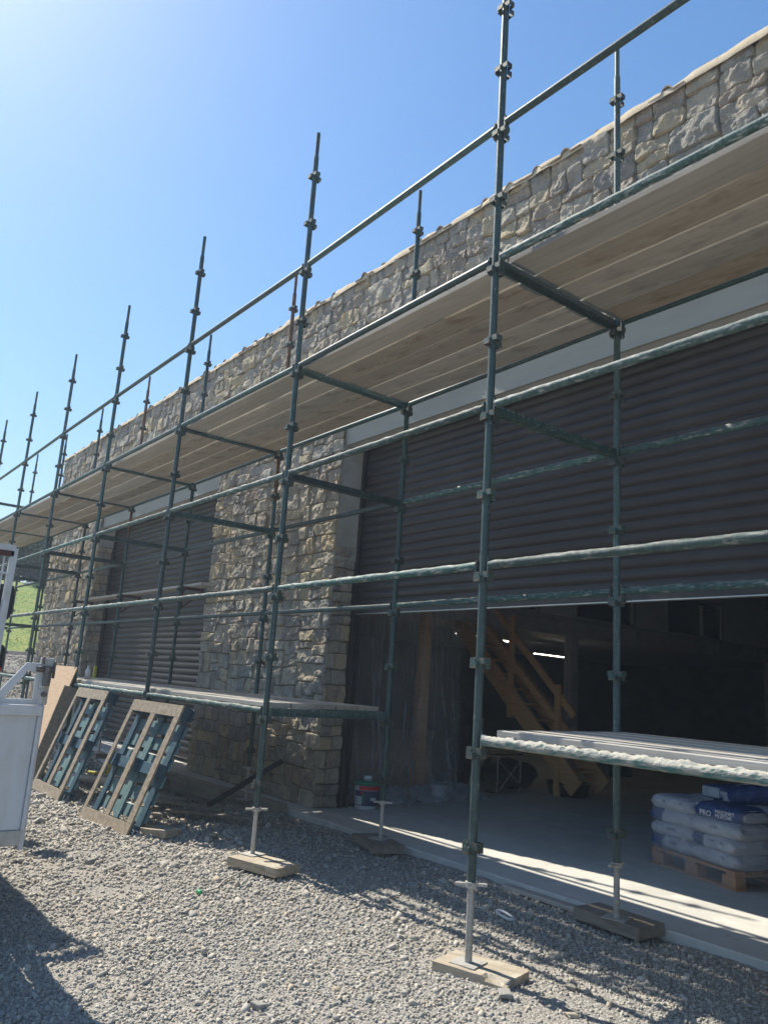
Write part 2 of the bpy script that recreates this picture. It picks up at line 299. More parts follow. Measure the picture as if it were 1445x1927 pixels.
# ------------------------------------------------------------------ ground
SLAB = -.55
def gz(x, y):
    x = np.asarray(x, float); y = np.asarray(y, float)
    z = -.635 + .012*fbm(x*1.3, y*1.3, 3) + .008*fbm(x*5, y*5, 9)
    z = z + np.clip((y + .2) / 1.6, 0, 1)*.03                                   # a little higher by the slab
    dig = np.clip((-4.9 - x)/.7, 0, 1)*np.clip((y - .35)/.35, 0, 1)*np.clip((x + 11)/1, 0, 1)
    z = z - .20*dig + .03*dig*fbm(x*4, y*4, 21)
    mound = np.exp(-((x+5.4)/.55)**2 - ((y-.55)/.35)**2)*.10 + np.exp(-((x+7.2)/.9)**2 - ((y-.3)/.35)**2)*.12
    z = z + mound
    b = np.clip((-16.2 - x)/4.0, 0, 1); z = z + 1.5*b*b*(3-2*b)
    s = np.clip(-21.2 - x, 0, 11); z = z + s*.27 + np.clip(-32 - x, 0, 400)*.03
    return z
def axis(parts):
    out = []
    for a, b, st in parts: out += list(np.arange(a, b - 1e-6, st))
    return np.array(out + [parts[-1][1]])
xs = axis([(-600, -100, 100), (-100, -36, 8), (-36, -12, .5), (-12, -6, .12), (-6, 2.6, .05), (2.6, 10, .4), (10, 100, 15), (100, 400, 100)])
ys = axis([(-400, -100, 100), (-100, -10, 10), (-10, -3.2, .6), (-3.2, 1.6, .05), (1.6, 12, .8), (12, 100, 11), (100, 400, 100)])
X, Y = np.meshgrid(xs, ys, indexing='ij'); P = np.stack([X, Y, gz(X, Y)], -1)
P[..., 2] = np.where((Y > 1.55) & (X > -16.4) & (X < 10), -.9, P[..., 2])
nu, nv = X.shape; I = np.arange(nu*nv).reshape(nu, nv)
F = np.stack([I[:-1, :-1], I[1:, :-1], I[1:, 1:], I[:-1, 1:]], -1).reshape(-1, 4)
tag(quadmesh('ground', P.reshape(-1, 3), F, M['gravelbed'], smooth=True), kind='structure')
# the loose crushed stone lying over the yard: one uncountable mass
def rocks(n, x0, x1, y0, y1, smin, smax, pw, seed, keep):
    r = np.random.default_rng(seed); x = r.uniform(x0, x1, n); y = r.uniform(y0, y1, n)
    d = np.hypot(x - 3.2, y + 3.2); k = r.random(n) < keep(d)*np.clip(.88 + .8*fbm(x*.9, y*1.6, 71), .22, 1); x, y, d = x[k], y[k], d[k]
    k = ~(((y > 1.40) & (x > -16.5)) | ((x < -1.25) & (y < -2.1 + .0*x) & (x > -6))); x, y, d = x[k], y[k], d[k]; n = len(x)
    s = smin + (smax - smin)*r.random(n)**pw
    s = s*np.clip(d/5.0, .85, 2.0)
    base = np.array([(-1,-1,-1),(1,-1,-1),(1,1,-1),(-1,1,-1),(-1,-1,1),(1,-1,1),(1,1,1),(-1,1,1)], float)
    v = base[None]*r.uniform(.5, 1.0, (n, 8, 3))*(r.uniform(.6, 1.25, (n, 1, 3))*np.array([1.0, 1.0, .55]))
    q = r.normal(size=(n, 4)); q[:, 1:3] *= .6; q /= np.linalg.norm(q, axis=1)[:, None]
    a, b, c, e = q.T
    Rm = np.stack([np.stack([1-2*(c*c+e*e), 2*(b*c-a*e), 2*(b*e+a*c)], -1), np.stack([2*(b*c+a*e), 1-2*(b*b+e*e), 2*(c*e-a*b)], -1), np.stack([2*(b*e-a*c), 2*(c*e+a*b), 1-2*(b*b+c*c)], -1)], 1)
    v = np.einsum('nij,nkj->nki', Rm, v)*s[:, None, None]*.5
    v += np.stack([x, y, gz(x, y) + s*.09], -1)[:, None]
    f = np.array([(0,3,2,1),(4,5,6,7),(0,1,5,4),(1,2,6,5),(2,3,7,6),(3,0,4,7)])
    return v.reshape(-1, 3), (f[None] + 8*np.arange(n)[:, None, None]).reshape(-1, 4)
V1, F1 = rocks(300000, -9.5, 2.8, -3.3, 1.45, .0065, .029, 1.9, 1, lambda d: np.clip((4.3/d)**1.5, 0, 1)*.82)
V2, F2 = rocks(3600, -9.5, 2.8, -3.3, 1.45, .034, .062, 2.5, 2, lambda d: np.clip((5/d), 0, 1))
V3, F3 = rocks(40000, -21, -9.5, -3.3, 1.38, .012, .035, 2, 4, lambda d: np.ones_like(d)); V4, F4 = rocks(24000, -21, -16.6, -3.3, 6.5, .012, .032, 2, 5, lambda d: np.ones_like(d))
V1, F1 = np.concatenate([V1, V3, V4]), np.concatenate([F1, F3 + len(V1), F4 + len(V1) + len(V3)])
tag(quadmesh('gravel', np.concatenate([V1, V2]), np.concatenate([F1, F2 + len(V1)]), M['rock']), 'grey crushed stone gravel spread over the yard in front of the building', 'gravel', kind='stuff')
# ------------------------------------------------------------------ concrete slab
mb = MB(); mb.box((-18.2, 1.47, -1.0), (10, 24, SLAB))
bevel(tag(mb.build('concrete_floor', M['concrete']), kind='structure'), .008)

# ------------------------------------------------------------------ building
BLD = empty('stone_building', 'long stone clad workshop with roller shutter doors behind the green scaffolding', 'building', (-5, 1.7, SLAB))
def bpart(mb, name, m, label=None):
    o = mb.build(name, m); o.parent = BLD; o.matrix_parent_inverse = BLD.matrix_world.inverted(); o.matrix_parent_inverse = Matrix.Translation((5, -1.7, -SLAB))
    if label: o['label'] = label
    return o
def cut(x0, x1, y0, y1, r, out, W=.40, H=.27):
    w, h = x1-x0, y1-y0
    big = w > W or h > H
    if not big and (w*h < .060 and (w < .30 or h < .15 or r.random() < .5) or r.random() < .25) or (w < .16 and h < .16): out.append((x0, x1, y0, y1)); return
    if w > .17 and (w/h > r.uniform(.9, 1.7) or h < .17) or w > 2.5*h:
        k = x0 + w*r.uniform(.34, .66); cut(x0, k, y0, y1, r, out, W, H); cut(k, x1, y0, y1, r, out, W, H)
    else:
        k = y0 + h*r.uniform(.36, .64); cut(x0, x1, y0, k, r, out, W, H); cut(x0, x1, k, y1, r, out, W, H)
def stones(regions, place, seed, step=.03, relief=.024, W=.44, H=.28):
    r = random.Random(seed); rn = np.random.default_rng(seed); V = []; Fq = []; n = 0
    for (a0, a1, b0, b1) in regions:
        rects = []; cols = max(1, round((a1-a0)/2.1)); rows = max(1, round((b1-b0)/1.05))
        cx = [a0 + (a1-a0)*i/cols + (r.uniform(-.18, .18) if 0 < i < cols else 0) for i in range(cols+1)]
        for i in range(cols):
            cy = [b0 + (b1-b0)*j/rows + (r.uniform(-.16, .16) if 0 < j < rows else 0) for j in range(rows+1)]
            for j in range(rows): cut(cx[i], cx[i+1], cy[j], cy[j+1], r, rects, W, H)
        for (x0, x1, y0, y1) in rects:
            g = r.uniform(.002, .006); w = x1-x0; h = y1-y0
            nu = max(6, int(w/step)+3); nv = max(6, int(h/step)+3)
            def ax(nn, L):                                   # denser rows at the edges
                e = .006/L; t = np.concatenate([[0, e, 2.6*e], np.linspace(6*e, 1-6*e, nn-3), [1-2.6*e, 1-e, 1]]); return t
            S, T = np.meshgrid(ax(nu, w), ax(nv, h), indexing='ij')
            s = 2*S-1; t = 2*T-1
            c = np.where(s > 0, np.where(t > 0, r.uniform(0, .16), r.uniform(0, .16)), np.where(t > 0, r.uniform(0, .16), r.uniform(0, .16)))
            k = 1 - c*np.abs(s)**5*np.abs(t)**5
            px = x0 + w/2 + s*k*(w/2-g); py = y0 + h/2 + t*k*(h/2-g)
            ed = np.minimum(np.minimum(S, 1-S)*w, np.minimum(T, 1-T)*h)
            prof = np.clip(ed/.006, 0, 1)**.7
            ox, oy = r.uniform(0, 90), r.uniform(0, 90)
            ang = r.uniform(0, 6.28); tl = r.uniform(.1, .75); hh = .55 + tl*(np.cos(ang)*s*.5 + np.sin(ang)*t*.5)
            q = (fbm(px*4.2+ox, py*4.2+oy, 7, 2)*1.9 + r.uniform(0, 1)); fr = q - np.floor(q)      # split-face steps
            hh = hh + .55*(np.floor(q) + np.clip((fr-.62)/.38, 0, 1))*r.choice((.3, .7, 1.0))
            hh = hh + .46*fbm(px*12+ox, py*12+oy, 8, 3) + .22*vnoise(px*45+ox, py*45, 9)
            z = prof*(.013 + relief*np.clip(hh, -.3, 1.7)) + prof*r.uniform(-.006, .010)
            wx = px + .016*vnoise(px*2.3, py*2.3, 31) + .011*vnoise(px*7.5, py*7.5, 33)
            wy = py + .016*vnoise(px*2.3, py*2.3, 32) + .011*vnoise(px*7.5, py*7.5, 34)
            Pp = place(wx, wy, z); a, b = px.shape; V.append(Pp.reshape(-1, 3))
            I = np.arange(a*b).reshape(a, b) + n; n += a*b
            Fq.append(np.stack([I[:-1, :-1], I[1:, :-1], I[1:, 1:], I[:-1, 1:]], -1).reshape(-1, 4))
    return np.concatenate(V), np.concatenate(Fq)
def attach(o, label=None):
    o.parent = BLD; o.matrix_parent_inverse = Matrix.Translation((5, -1.7, -SLAB))
    if label: o['label'] = label
    return o
YW = 1.755                                                   # backing plane; the stones stand 3-7 cm proud of it
front = lambda u, v, z: np.stack([u, YW - z, v], -1)
ZB, ZT = 3.90, 5.68                                          # band of stone above the doors
XA, XB, XC, XD, XE, XF = -16.45, -12.95, -7.52, -4.24, 1.70, 6.5
MID = 'sunlit grey and buff rubble stone pier between the two shutter doors'
def piece(name, regs, seed, label=None, bk=None, step=.017, W=.44, H=.28):
    v, f = stones(regs, front, seed, step, W=W, H=H); attach(quadmesh(name, v, f, M['stone']), label)
piece('stone_pier', [(XC, XD, SLAB, ZB)], 11, MID)
piece('stone_pier', [(XA, XB, SLAB, ZB)], 12, 'far rubble stone pier at the left end', step=.05)
piece('stone_pier', [(XE, XF, SLAB, ZB)], 13, None, step=.07)
piece('upper_stone_wall', [(XA, -8.5, ZB, ZT)], 14, 'far half of the stone band above the doors', step=.045)
piece('upper_stone_wall', [(-8.5, -2.2, ZB, ZT), (-2.2, 2.2, ZB, ZT), (2.2, XF, ZB, ZT)], 15, 'near half of the stone band above the doors', W=.56, H=.30)
# returns (door reveals) in stone up to 2.3 m, plaster above
def reveal(x, sgn, z1, seed):
    return stones([(1.74, 2.04, SLAB, z1)], lambda u, v, z: np.stack([x + sgn*z, u, v], -1), seed, W=.26, H=.36)
v, f = reveal(XD - .03, 1, 2.38, 21); attach(quadmesh('stone_reveal', v, f, M['stone']), 'shaded stone side of the doorway')
v, f = reveal(XB - .03, 1, 3.3, 22); attach(quadmesh('stone_reveal', v, f, M['stone']))
v, f = stones([(1.74, 6.0, SLAB, ZT)], lambda u, v, z: np.stack([XA + .02 - z, u, v], -1), 23, .06); attach(quadmesh('end_stone_wall', v, f[:, ::-1], M['stone']))
for a, b in ((XA+.03, XB-.035), (XC+.035, XD-.035), (XE+.035, XF)): mb = MB(); mb.box((a, YW, SLAB), (b, 2.05, ZB+.01)); bpart(mb, 'pier_core', M['mortarwall'])
mb = MB(); mb.box((XA+.03, YW, ZB+.01), (XF, 2.05, 5.66)); bpart(mb, 'wall_core', M['mortarwall'])
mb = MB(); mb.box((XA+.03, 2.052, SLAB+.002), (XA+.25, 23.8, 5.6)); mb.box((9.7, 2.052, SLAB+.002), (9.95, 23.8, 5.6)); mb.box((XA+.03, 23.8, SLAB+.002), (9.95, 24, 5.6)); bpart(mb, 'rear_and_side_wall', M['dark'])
mb = MB(); mb.box((XF, YW, SLAB), (10, 2.05, 5.66)); bpart(mb, 'rendered_front_wall', M['render'])
for a, b in ((XB-.034, XB+.0), (XD-.034, XD-.001)): mb = MB(); mb.box((a, YW+.01, 2.2 if a > -10 else 3.2), (b, 2.05, 3.58)); bpart(mb, 'plastered_reveal', M['render'], 'pale plastered upper side of the doorway')
for a, b in ((XB-.03, XC+.03), (XD-.03, XE+.03)):
    mb = MB(); mb.box((a, YW+.030, 3.58), (b, YW+.06, ZB+.0)); bpart(mb, 'lintel_fascia', M['lintel'])
    mb = MB(); mb.box((a, YW+.061, 3.582), (b, 2.05, ZB+.009)); bpart(mb, 'lintel_soffit', M['soffit'])
    # ragged paint or foam remnants on the lower edge
# capping and corrugated roof edge
cap = MB(); n = 260; u = np.linspace(XA, XF, n)
top = 5.70 + .018*fbm(u*5, u*0, 41); rowp = []
for (yy, zz) in ((1.70, 5.64), (1.70, None), (1.73, 'r'), (1.9, 'r')):
    z = np.full(n, 5.64) if zz == 5.64 else top + (.014 if zz == 'r' else 0)
    rowp.append(np.stack([u, np.full(n, yy) + .012*vnoise(u*9, u*0+1, 5), z], -1))
cap.grid(np.stack(rowp, 1)); bpart(cap, 'mortar_capping', M['capping'])
rf = MB(); nx = 1400; u = np.linspace(XA-.1, XF+3.4, nx); ph = np.mod(u - .827, .3445); ph = np.minimum(ph, .3445-ph)
prof = .055*np.clip(1 - (ph/.05)**2, 0, 1)**.5
for yy0, yy1 in ((1.70, 24.0),):
    A = np.stack([u, np.full(nx, yy0) + .02*vnoise(np.round((u-.827)/.3445), u*0, 8), 5.675 + prof], -1); B = np.stack([u, np.full(nx, yy1), 6.1 + prof], -1)
    rf.grid(np.stack([A, B], 1), smooth=False); A2 = A.copy(); A2[:, 2] -= .012; B2 = B.copy(); B2[:, 2] -= .012
    rf.grid(np.stack([A2, B2], 1), smooth=False, flip=True); rf.grid(np.stack([A2, A], 1), smooth=False)
bpart(rf, 'corrugated_roof', M['roof'])
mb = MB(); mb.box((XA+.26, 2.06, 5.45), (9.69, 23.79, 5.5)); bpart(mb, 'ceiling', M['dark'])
# roller shutters
def shutter(x0, x1, zb, zt, y, label):
    n = int(math.ceil((zt - zb)/.098)); pts = []
    for i in range(n):
        z0 = zb + i*.098
        for t in (0, .04, .10, .22, .36, .5, .64, .78, .90, .96):
            d = .0155*math.sin(math.pi*min(1, max(0, (t-.06)/.88)))**.6 if .06 < t < .94 else -.004
            pts.append((z0 + t*.098, y - d))
    p = np.array(pts); A = np.stack([np.full(len(p), x0), p[:, 1], p[:, 0]], -1); B = A.copy(); B[:, 0] = x1
    mb = MB(); mb.grid(np.stack([A, B], 1), smooth=True, flip=True); A2 = A.copy(); A2[:, 1] += .03; B2 = B.copy(); B2[:, 1] += .03
    mb.grid(np.stack([A2, B2], 1), smooth=False)
    o = bpart(mb, 'roller_shutter', M['shutter'], label)
    b = MB(); b.box((x0, y-.018, zb-.055), (x1, y+.03, zb-.001)); b.box((x0, y-.028, zb-.062), (x1, y+.034, zb-.0551))
    ob = b.build('shutter_bottom_bar', M['shutter'], o)
    b = MB(); b.box((x0, y-.030, zb-.071), (x1, y+.036, zb-.0621)); b.build('shutter_seal_strip', M['shutter_bar'], o)
    for xx in (x0-.06, x1): g = MB(); g.box((xx, y-.05, SLAB), (xx+.06, y-.0301, zt)); g.box((xx, y+.0341, SLAB), (xx+.06, y+.06, zt)); g.box((xx-.02 if xx < x0 else xx+.06, y-.0499, SLAB), (xx if xx < x0 else xx+.08, y+.0599, zt)); g.build('shutter_guide_rail', M['shutter'], o)
    return o
shutter(XD+.05, XE-.05, 1.655, 3.66, 2.10, 'half raised dark brown roller shutter on the near doorway')
shutter(XB+.05, XC-.05, -.42, 3.66, 2.10, 'closed dark brown roller shutter on the far doorway')

# ------------------------------------------------------------------ inside: mezzanine
XM = -5.93
mb = MB(); mb.box((XM-.08, 4.6, 1.87), (XM+.0, 23.6, 1.885)); mb.box((XM-.16, 4.6, 1.885), (XM+.02, 23.6, 1.90))
mb.box((XM-.05, 4.6, 1.90), (XM-.03, 23.6, 2.12)); mb.box((XM-.16, 4.6, 2.12), (XM+.03, 23.6, 2.14)); mb.box((XA+.3, 4.6, 2.142), (XM+.02, 23.6, 2.20))
for y in (6.6, 8.1, 10.0, 13.0, 16): mb.box((XM-.03, y-.006, 1.90), (XM+.015, y+.006, 2.12))
bpart(mb, 'mezzanine_beam', M['iron'])
for y in (8.05, 15.2):
    mb = MB(); mb.box((XM-.12, y, SLAB), (XM-.105, y+.2, 1.87)); mb.box((XM+.015, y, SLAB), (XM+.03, y+.2, 1.87)); mb.box((XM-.105, y+.09, SLAB), (XM+.015, y+.11, 1.87)); mb.box((XM-.16, y-.04, SLAB), (XM+.07, y+.24, SLAB+.015))
    bpart(mb, 'steel_column', M['iron'])
mb = MB(); wins = [(6.3, 7.2), (8.25, 9.95), (11.15, 13.2)]; zz = (2.201, 2.24, 2.95, 5.44); prev = 4.7
for a, b in wins:
    mb.box((XM-.12, prev, 2.201), (XM-.02, a, 5.44)); mb.box((XM-.12, a, 2.201), (XM-.02, b, 2.22)); mb.box((XM-.12, a, 2.98), (XM-.02, b, 5.44)); prev = b
mb.box((XM-.12, prev, 2.201), (XM-.02, 23.6, 5.44)); bpart(mb, 'mezzanine_partition', M['partition'])
for a, b in wins:
    mb = MB(); fr = .05
    mb.box((XM-.019, a-fr, 2.21), (XM+.0, b+fr, 2.24)); mb.box((XM-.019, a-fr, 2.96), (XM, b+fr, 3.0)); mb.box((XM-.0189, a-fr, 2.24), (XM-.0001, a, 2.96)); mb.box((XM-.0189, b, 2.24), (XM-.0001, b+fr, 2.96))
    wf = bpart(mb, 'interior_window', M['iron']); mb = MB(); mb.box((XM-.08, a, 2.22), (XM-.07, b, 2.98)); mb.build('pane', M['blackglass'], wf)
mb = MB(); mb.tube((XM-.055, 12.45, 2.23), (XM-.055, 12.45, 2.9), .045, 8); mb.bar((XM-.055, 12.5, 2.82), (XM-.055, 13.0, 2.86), .02, .02); tag(mb.build('white_post', M['plasticwhite']), 'pale post standing in the right hand upstairs window inside', 'post')
for i, (x0, y0, x1, y1) in enumerate(((-7.35, 6.6, -7.80, 8.5), (-10.27, 12.0, -10.45, 13.4))):
    t = empty('strip_light', ('lit strip lamp seen beside the upright post of the timber stairs', 'lit strip lamp further right, just left of the grey steel column')[i], 'lamp', (x0, y0, 1.8), 'strip lamps under the mezzanine')
    mb = MB(); mb.bar((0, 0, .03), (x1-x0, y1-y0, .03), .05, .03); mb.build('lamp_body', M['iron'], t)
    mb = MB(); mb.tube((0, 0, 0), (x1-x0, y1-y0, 0), .009, 8); mb.build('lamp_tube', M['lamp'], t)
RAILS = (((-5.62, 2.10), (-4.00, .55)), ((-6.15, 2.13), (-4.34, .50)))
# timber stair, running up to the left
ST = empty('timber_staircase', 'pine staircase with handrails rising left inside the open doorway', 'staircase', (-4.6, 5.8, SLAB))
def stp(mb, name, label=None):
    o = mb.build(name, M['pine'], ST); o.matrix_parent_inverse = Matrix.Translation((4.6, -5.8, -SLAB)); return o
def along(x): return SLAB + (-3.80 - x)*.92                    # centre line of the near stringer
for yy in (5.80, 6.40):
    mb = MB(); mb.bar((-3.95, yy, along(-3.95)), (-7.2, yy, along(-7.2)), .045, .27); stp(mb, 'stringer')
mb = MB()
for k in range(13):
    x = -4.15 - k*.235; z = along(x) + .02; mb.box((x-.10, 5.8226, z-.016), (x+.10, 6.377, z+.016))
stp(mb, 'stair_treads')
for xx, zt in ((-4.26, .97), (-5.18, 1.98)):
    mb = MB(); mb.box((xx-.045, 5.73, SLAB if xx > -5 else .45), (xx+.045, 5.777, zt)); stp(mb, 'newel_post')
for (xa, za), (xb, zb_) in RAILS:
    mb = MB(); mb.bar((xa, 5.80, za), (xb, 5.80, zb_), .04, .10); stp(mb, 'handrail')
# polythene sheet and the things round it
PS = empty('polythene_sheet', 'clear polythene dust sheet hanging in folds inside the open doorway', 'plastic sheet', (-4.55, 2.2, SLAB))
na, nb = 260, 40; T, Z = np.meshgrid(np.linspace(0, 1, na), np.linspace(0, 1, nb), indexing='ij')
yy = 2.16 + T*1.86 + .10*(1-Z)*T; fold = .06*np.sin(T*24 + 2.2*np.sin(Z*3)) + .03*np.sin(T*61 + 5*Z) + .09*fbm(T*7, Z*3.5, 5) + .02*fbm(T*30, Z*12, 6) + .014*np.sin(T*150 + 6*Z + 2*np.sin(Z*9)) + .01*fbm(T*60, Z*8, 61)
xx = -4.56 + fold*(.35 + .65*(1-Z)) + .15*(1-Z)**3*np.sin(T*9)
zb = SLAB + .03 + np.clip((T-.80), 0, 1)*.9*1.0; zt = 3.0 - .3*T
zz = zb + (zt - zb)*Z
mb = MB(); mb.grid(np.stack([xx, yy, zz], -1)); o = mb.build('hanging_sheet', M['film'], PS); o.matrix_parent_inverse = Matrix.Translation((4.55, -2.2, -SLAB))
na, nb = 60, 26; A, B = np.meshgrid(np.linspace(0, 1, na), np.linspace(0, 1, nb), indexing='ij')
mb = MB(); mb.grid(np.stack([-4.9 + B*.75, 2.35 + A*1.95, SLAB + .012 + .16*np.sin(np.pi*B)*(.5 + .5*np.abs(fbm(A*9, B*5, 77))) + .05*np.abs(fbm(A*20, B*14, 78))], -1))
o = mb.build('crumpled_hem', M['film'], PS); o.matrix_parent_inverse = Matrix.Translation((4.55, -2.2, -SLAB))
mb = MB(); mb.box((-5.25, 3.93, SLAB), (-5.13, 4.08, 3.2)); bevel(tag(mb.build('timber_post', M['pine']), 'upright pine post showing through the polythene sheet', 'post'))
mb = MB(); mb.bar((-4.03, 2.9, SLAB+.02), (-4.9, 3.55, SLAB+.33), .03, .03); tag(mb.build('timber_batten', M['board2']), 'thin timber batten leaning on the foot of the polythene sheet', 'batten')
mb = MB(); rr = [(0, .0), (.10, 0), (.105, .02), (.105, .16), (.112, .17), (.112, .19), (0, .19)]
def lathe(mb, prof, c, seg=24, smooth=True):
    th = np.linspace(0, 2*np.pi, seg+1); r = np.array([p[0] for p in prof]); z = np.array([p[1] for p in prof])
    Pp = np.stack([c[0] + np.outer(r, np.cos(th)), c[1] + np.outer(r, np.sin(th)), c[2] + np.outer(z, np.ones_like(th))], -1)
    return mb.grid(Pp, smooth, flip=True)
lathe(mb, rr, (-4.33, 3.62, SLAB)); tag(mb.build('plastic_cup', M['bagwhite']), 'small pale tub at the foot of the polythene sheet', 'tub')
# paint bucket
BK = empty('paint_bucket', 'round mortar tub with green lid and red, white and navy label by the pier', 'bucket', (-4.13, 2.36, SLAB))
lathe(MB(), [(0, 0)], (0, 0, 0))
mb = MB(); lathe(mb, [(0, 0), (.125, 0), (.13, .01), (.145, .27), (0, .27)], (0, 0, 0), 32); mb.build('tub_body', M['tub'], BK)
mb = MB(); lathe(mb, [(.1475, .27), (.156, .255), (.156, .285), (.14, .295), (0, .295)], (0, 0, 0), 32); mb.build('lid', M['lid'], BK)
mb = MB(); lathe(mb, [(0, .296), (.05, .296), (.05, .345), (.046, .35), (0, .35)], (0, 0, 0), 24); mb.build('cup_on_lid', M['tub'], BK)
def wrapband(z0, z1, a0, a1, m, name, off=.002):
    th = np.linspace(math.radians(a0), math.radians(a1), 14); r = lambda z: .13 + (z-.01)*.0577 + off
    mb = MB(); mb.grid(np.stack([np.stack([r(z)*np.cos(th), r(z)*np.sin(th), np.full(14, z)], -1) for z in (z0, z1)], 0), flip=False); mb.build(name, m, BK)
wrapband(.04, .20, -100, 60, M['navy_text'], 'navy_label'); wrapband(.205, .25, -75, 60, M['red_print'], 'red_label')
wrapband(.05, .14, -98, -60, M['tub'], 'white_label', .004); wrapband(.07, .17, -58, -48, M['lid'], 'green_label', .004); wrapband(.10, .13, -20, 10, M['tub'], 'white_print', .004)
wrapband(.165, .19, -70, -52, M['red_print'], 'red_print', .004)
# grey upright tube, folding stool, black bags, tub
mb = MB(); mb.tube((-4.86, 4.75, SLAB), (-4.98, 4.9, .43), .075, 16); tag(mb.build('plastic_pipe', M['iron']), 'pale grey plastic pipe standing on end left of the folding stool', 'pipe')
CH = empty('folding_stool', 'folding stool with thin metal crossed legs beside the stairs', 'stool', (-4.6, 5.2, SLAB))
mb = MB(); hx, hz = .0, .48
pA, pB = np.array((-.02, -.25, 0)), np.array((-.14, .34, 0))
mb.path([pA, pA+(0, 0, .5)], .009); mb.path([pB, pB+(0, 0, .5)], .009); mb.path([pA+(.02, .02, .05), pB+(0, 0, .42)], .008); mb.path([pA+(.02, .02, .42), pB+(0, 0, .1)], .008)
for q in (pA, pB): mb.path([q+(-.42, 0, 0), q+(-.42, 0, .5)], .009); mb.path([q+(0, 0, .5), q+(-.42, 0, .5)], .009)
mb.build('leg_frame', M['zinc'], CH)
mb = MB(); mb.box((-.46, -.27, .505), (-.05, .30, .53)); mb.build('fabric_seat', M['black'], CH)
def lump(name, label, cat, c, s, m, seed, group=None, n=26):
    u, v = np.meshgrid(np.linspace(0, 2*np.pi, n), np.linspace(-np.pi/2, np.pi/2, n//2), indexing='ij')
    r = 1 + .18*fbm(np.cos(u)*2+7, v*1.7+np.sin(u), seed); cu = lambda a: np.sign(a)*np.abs(a)**.7
    P = np.stack([cu(np.cos(u))*cu(np.cos(v))*r*s[0], cu(np.sin(u))*cu(np.cos(v))*r*s[1], (cu(np.sin(v))*.5+.5)*r*s[2]], -1)
    P[-1] = P[0]; mb = MB(); mb.grid(P); o = mb.build(name, m); o.location = c; return tag(o, label, cat, group)
lump('rubble_sack', 'large black sack slumped behind the folding stool', 'sack', (-5.1, 5.65, SLAB), (.45, .32, .38), M['blackbag'], 5)
lump('black_machine_cover', 'tall black covered bundle beside the polythene sheet', 'covered bundle', (-5.1, 4.55, SLAB), (.22, .30, 1.05), M['blackbag'], 6)
lump('cloth_heap', 'small brown cloth heap under the folding stool', 'cloth', (-4.75, 5.02, SLAB), (.13, .12, .15), M['soil'], 8)
mb = MB(); lathe(mb, [(0, 0), (.26, 0), (.31, .17), (.33, .18), (.29, .17), (.24, .02), (0, .02)], (-4.3, 6.05, SLAB), 28); tag(mb.build('rubber_tub', M['black']), 'low black rubber tub on the floor at the foot of the stairs', 'tub')
mb = MB(); mb.box((-6.2, 8.9, SLAB), (-5.7, 9.6, SLAB+.28)); bevel(tag(mb.build('storage_box', M['teal']), 'teal storage box on the floor behind the steel column', 'box'), .03)

# ------------------------------------------------------------------ pallet of mortar bags
ang = math.radians(-17.5); cx, cy = -.125, 2.90
PM = Matrix.Translation((cx, cy, SLAB)) @ Matrix.Rotation(ang, 4, 'Z')
NP = empty('mortar_pallet', 'orange wooden pallet under the bags of mortar inside the doorway', 'pallet'); NP.matrix_world = PM
PW, PD = .96, 1.15                                           # local: x from -PW to 0, y from 0 to PD
mb = MB()
for yv in (0, .525, 1.05): mb.box((-PW, yv, 0), (0, yv+.10, .018))
mb.build('bottom_board', M['newpallet'], NP)
for xv in (-PW, -PW/2-.07, -.14):
    for yv in (0, .525, 1.05): mb = MB(); mb.box((xv, yv, .0185), (xv+.14, yv+.10, .10)); bevel(mb.build('block', M['newpallet'], NP), .004)
mb = MB()
for i in range(7): mb.box((-PW, i*.175, .121), (0, i*.175+.10, .14))
for xv in (-PW, -PW/2-.05, -.10): mb.box((xv, 0, .1005), (xv+.10, PD, .1205))
mb.build('deck_board', M['newpallet'], NP)
def text(body, size, mt, parent, M4, ext=.0005):
    cu = bpy.data.curves.new('lettering', 'FONT'); cu.body = body; cu.size = size; cu.extrude = ext; cu.space_line = .8
    tmp = bpy.data.objects.new('lettering', cu); COL.objects.link(tmp); dg = bpy.context.evaluated_depsgraph_get()
    me = bpy.data.meshes.new_from_object(tmp.evaluated_get(dg)); bpy.data.objects.remove(tmp)
    me.materials.clear(); me.materials.append(mt); o = bpy.data.objects.new('lettering', me); COL.objects.link(o); o.parent = parent; o.matrix_local = M4; return o
def bagmesh(L, Wd, H, seed, a0=-1, a1=1, pad=0.0):
    n, m = 30, 22; lx = np.linspace(a0, a1, n); th = np.linspace(0, 2*np.pi, m)
    U, V = np.meshgrid(lx, th, indexing='ij'); e = (1-np.abs(U)**7)**.5; pw = lambda a, p: np.sign(a)*np.abs(a)**p
    y = pw(np.cos(V), .55)*Wd/2*(.86+.14*e) ; z = pw(np.sin(V), .7)*H/2*(.10+.90*e)
    x = U*L/2 + .01*fbm(U*3, V*2, seed); rr = 1 + .05*fbm(U*4+seed, np.cos(V)*3+np.sin(V)*2, seed) + pad
    return np.stack([x, y*rr, z*rr], -1)
RJ = random.Random(3)
BAGS = 'bags of mortar stacked on the orange pallet'
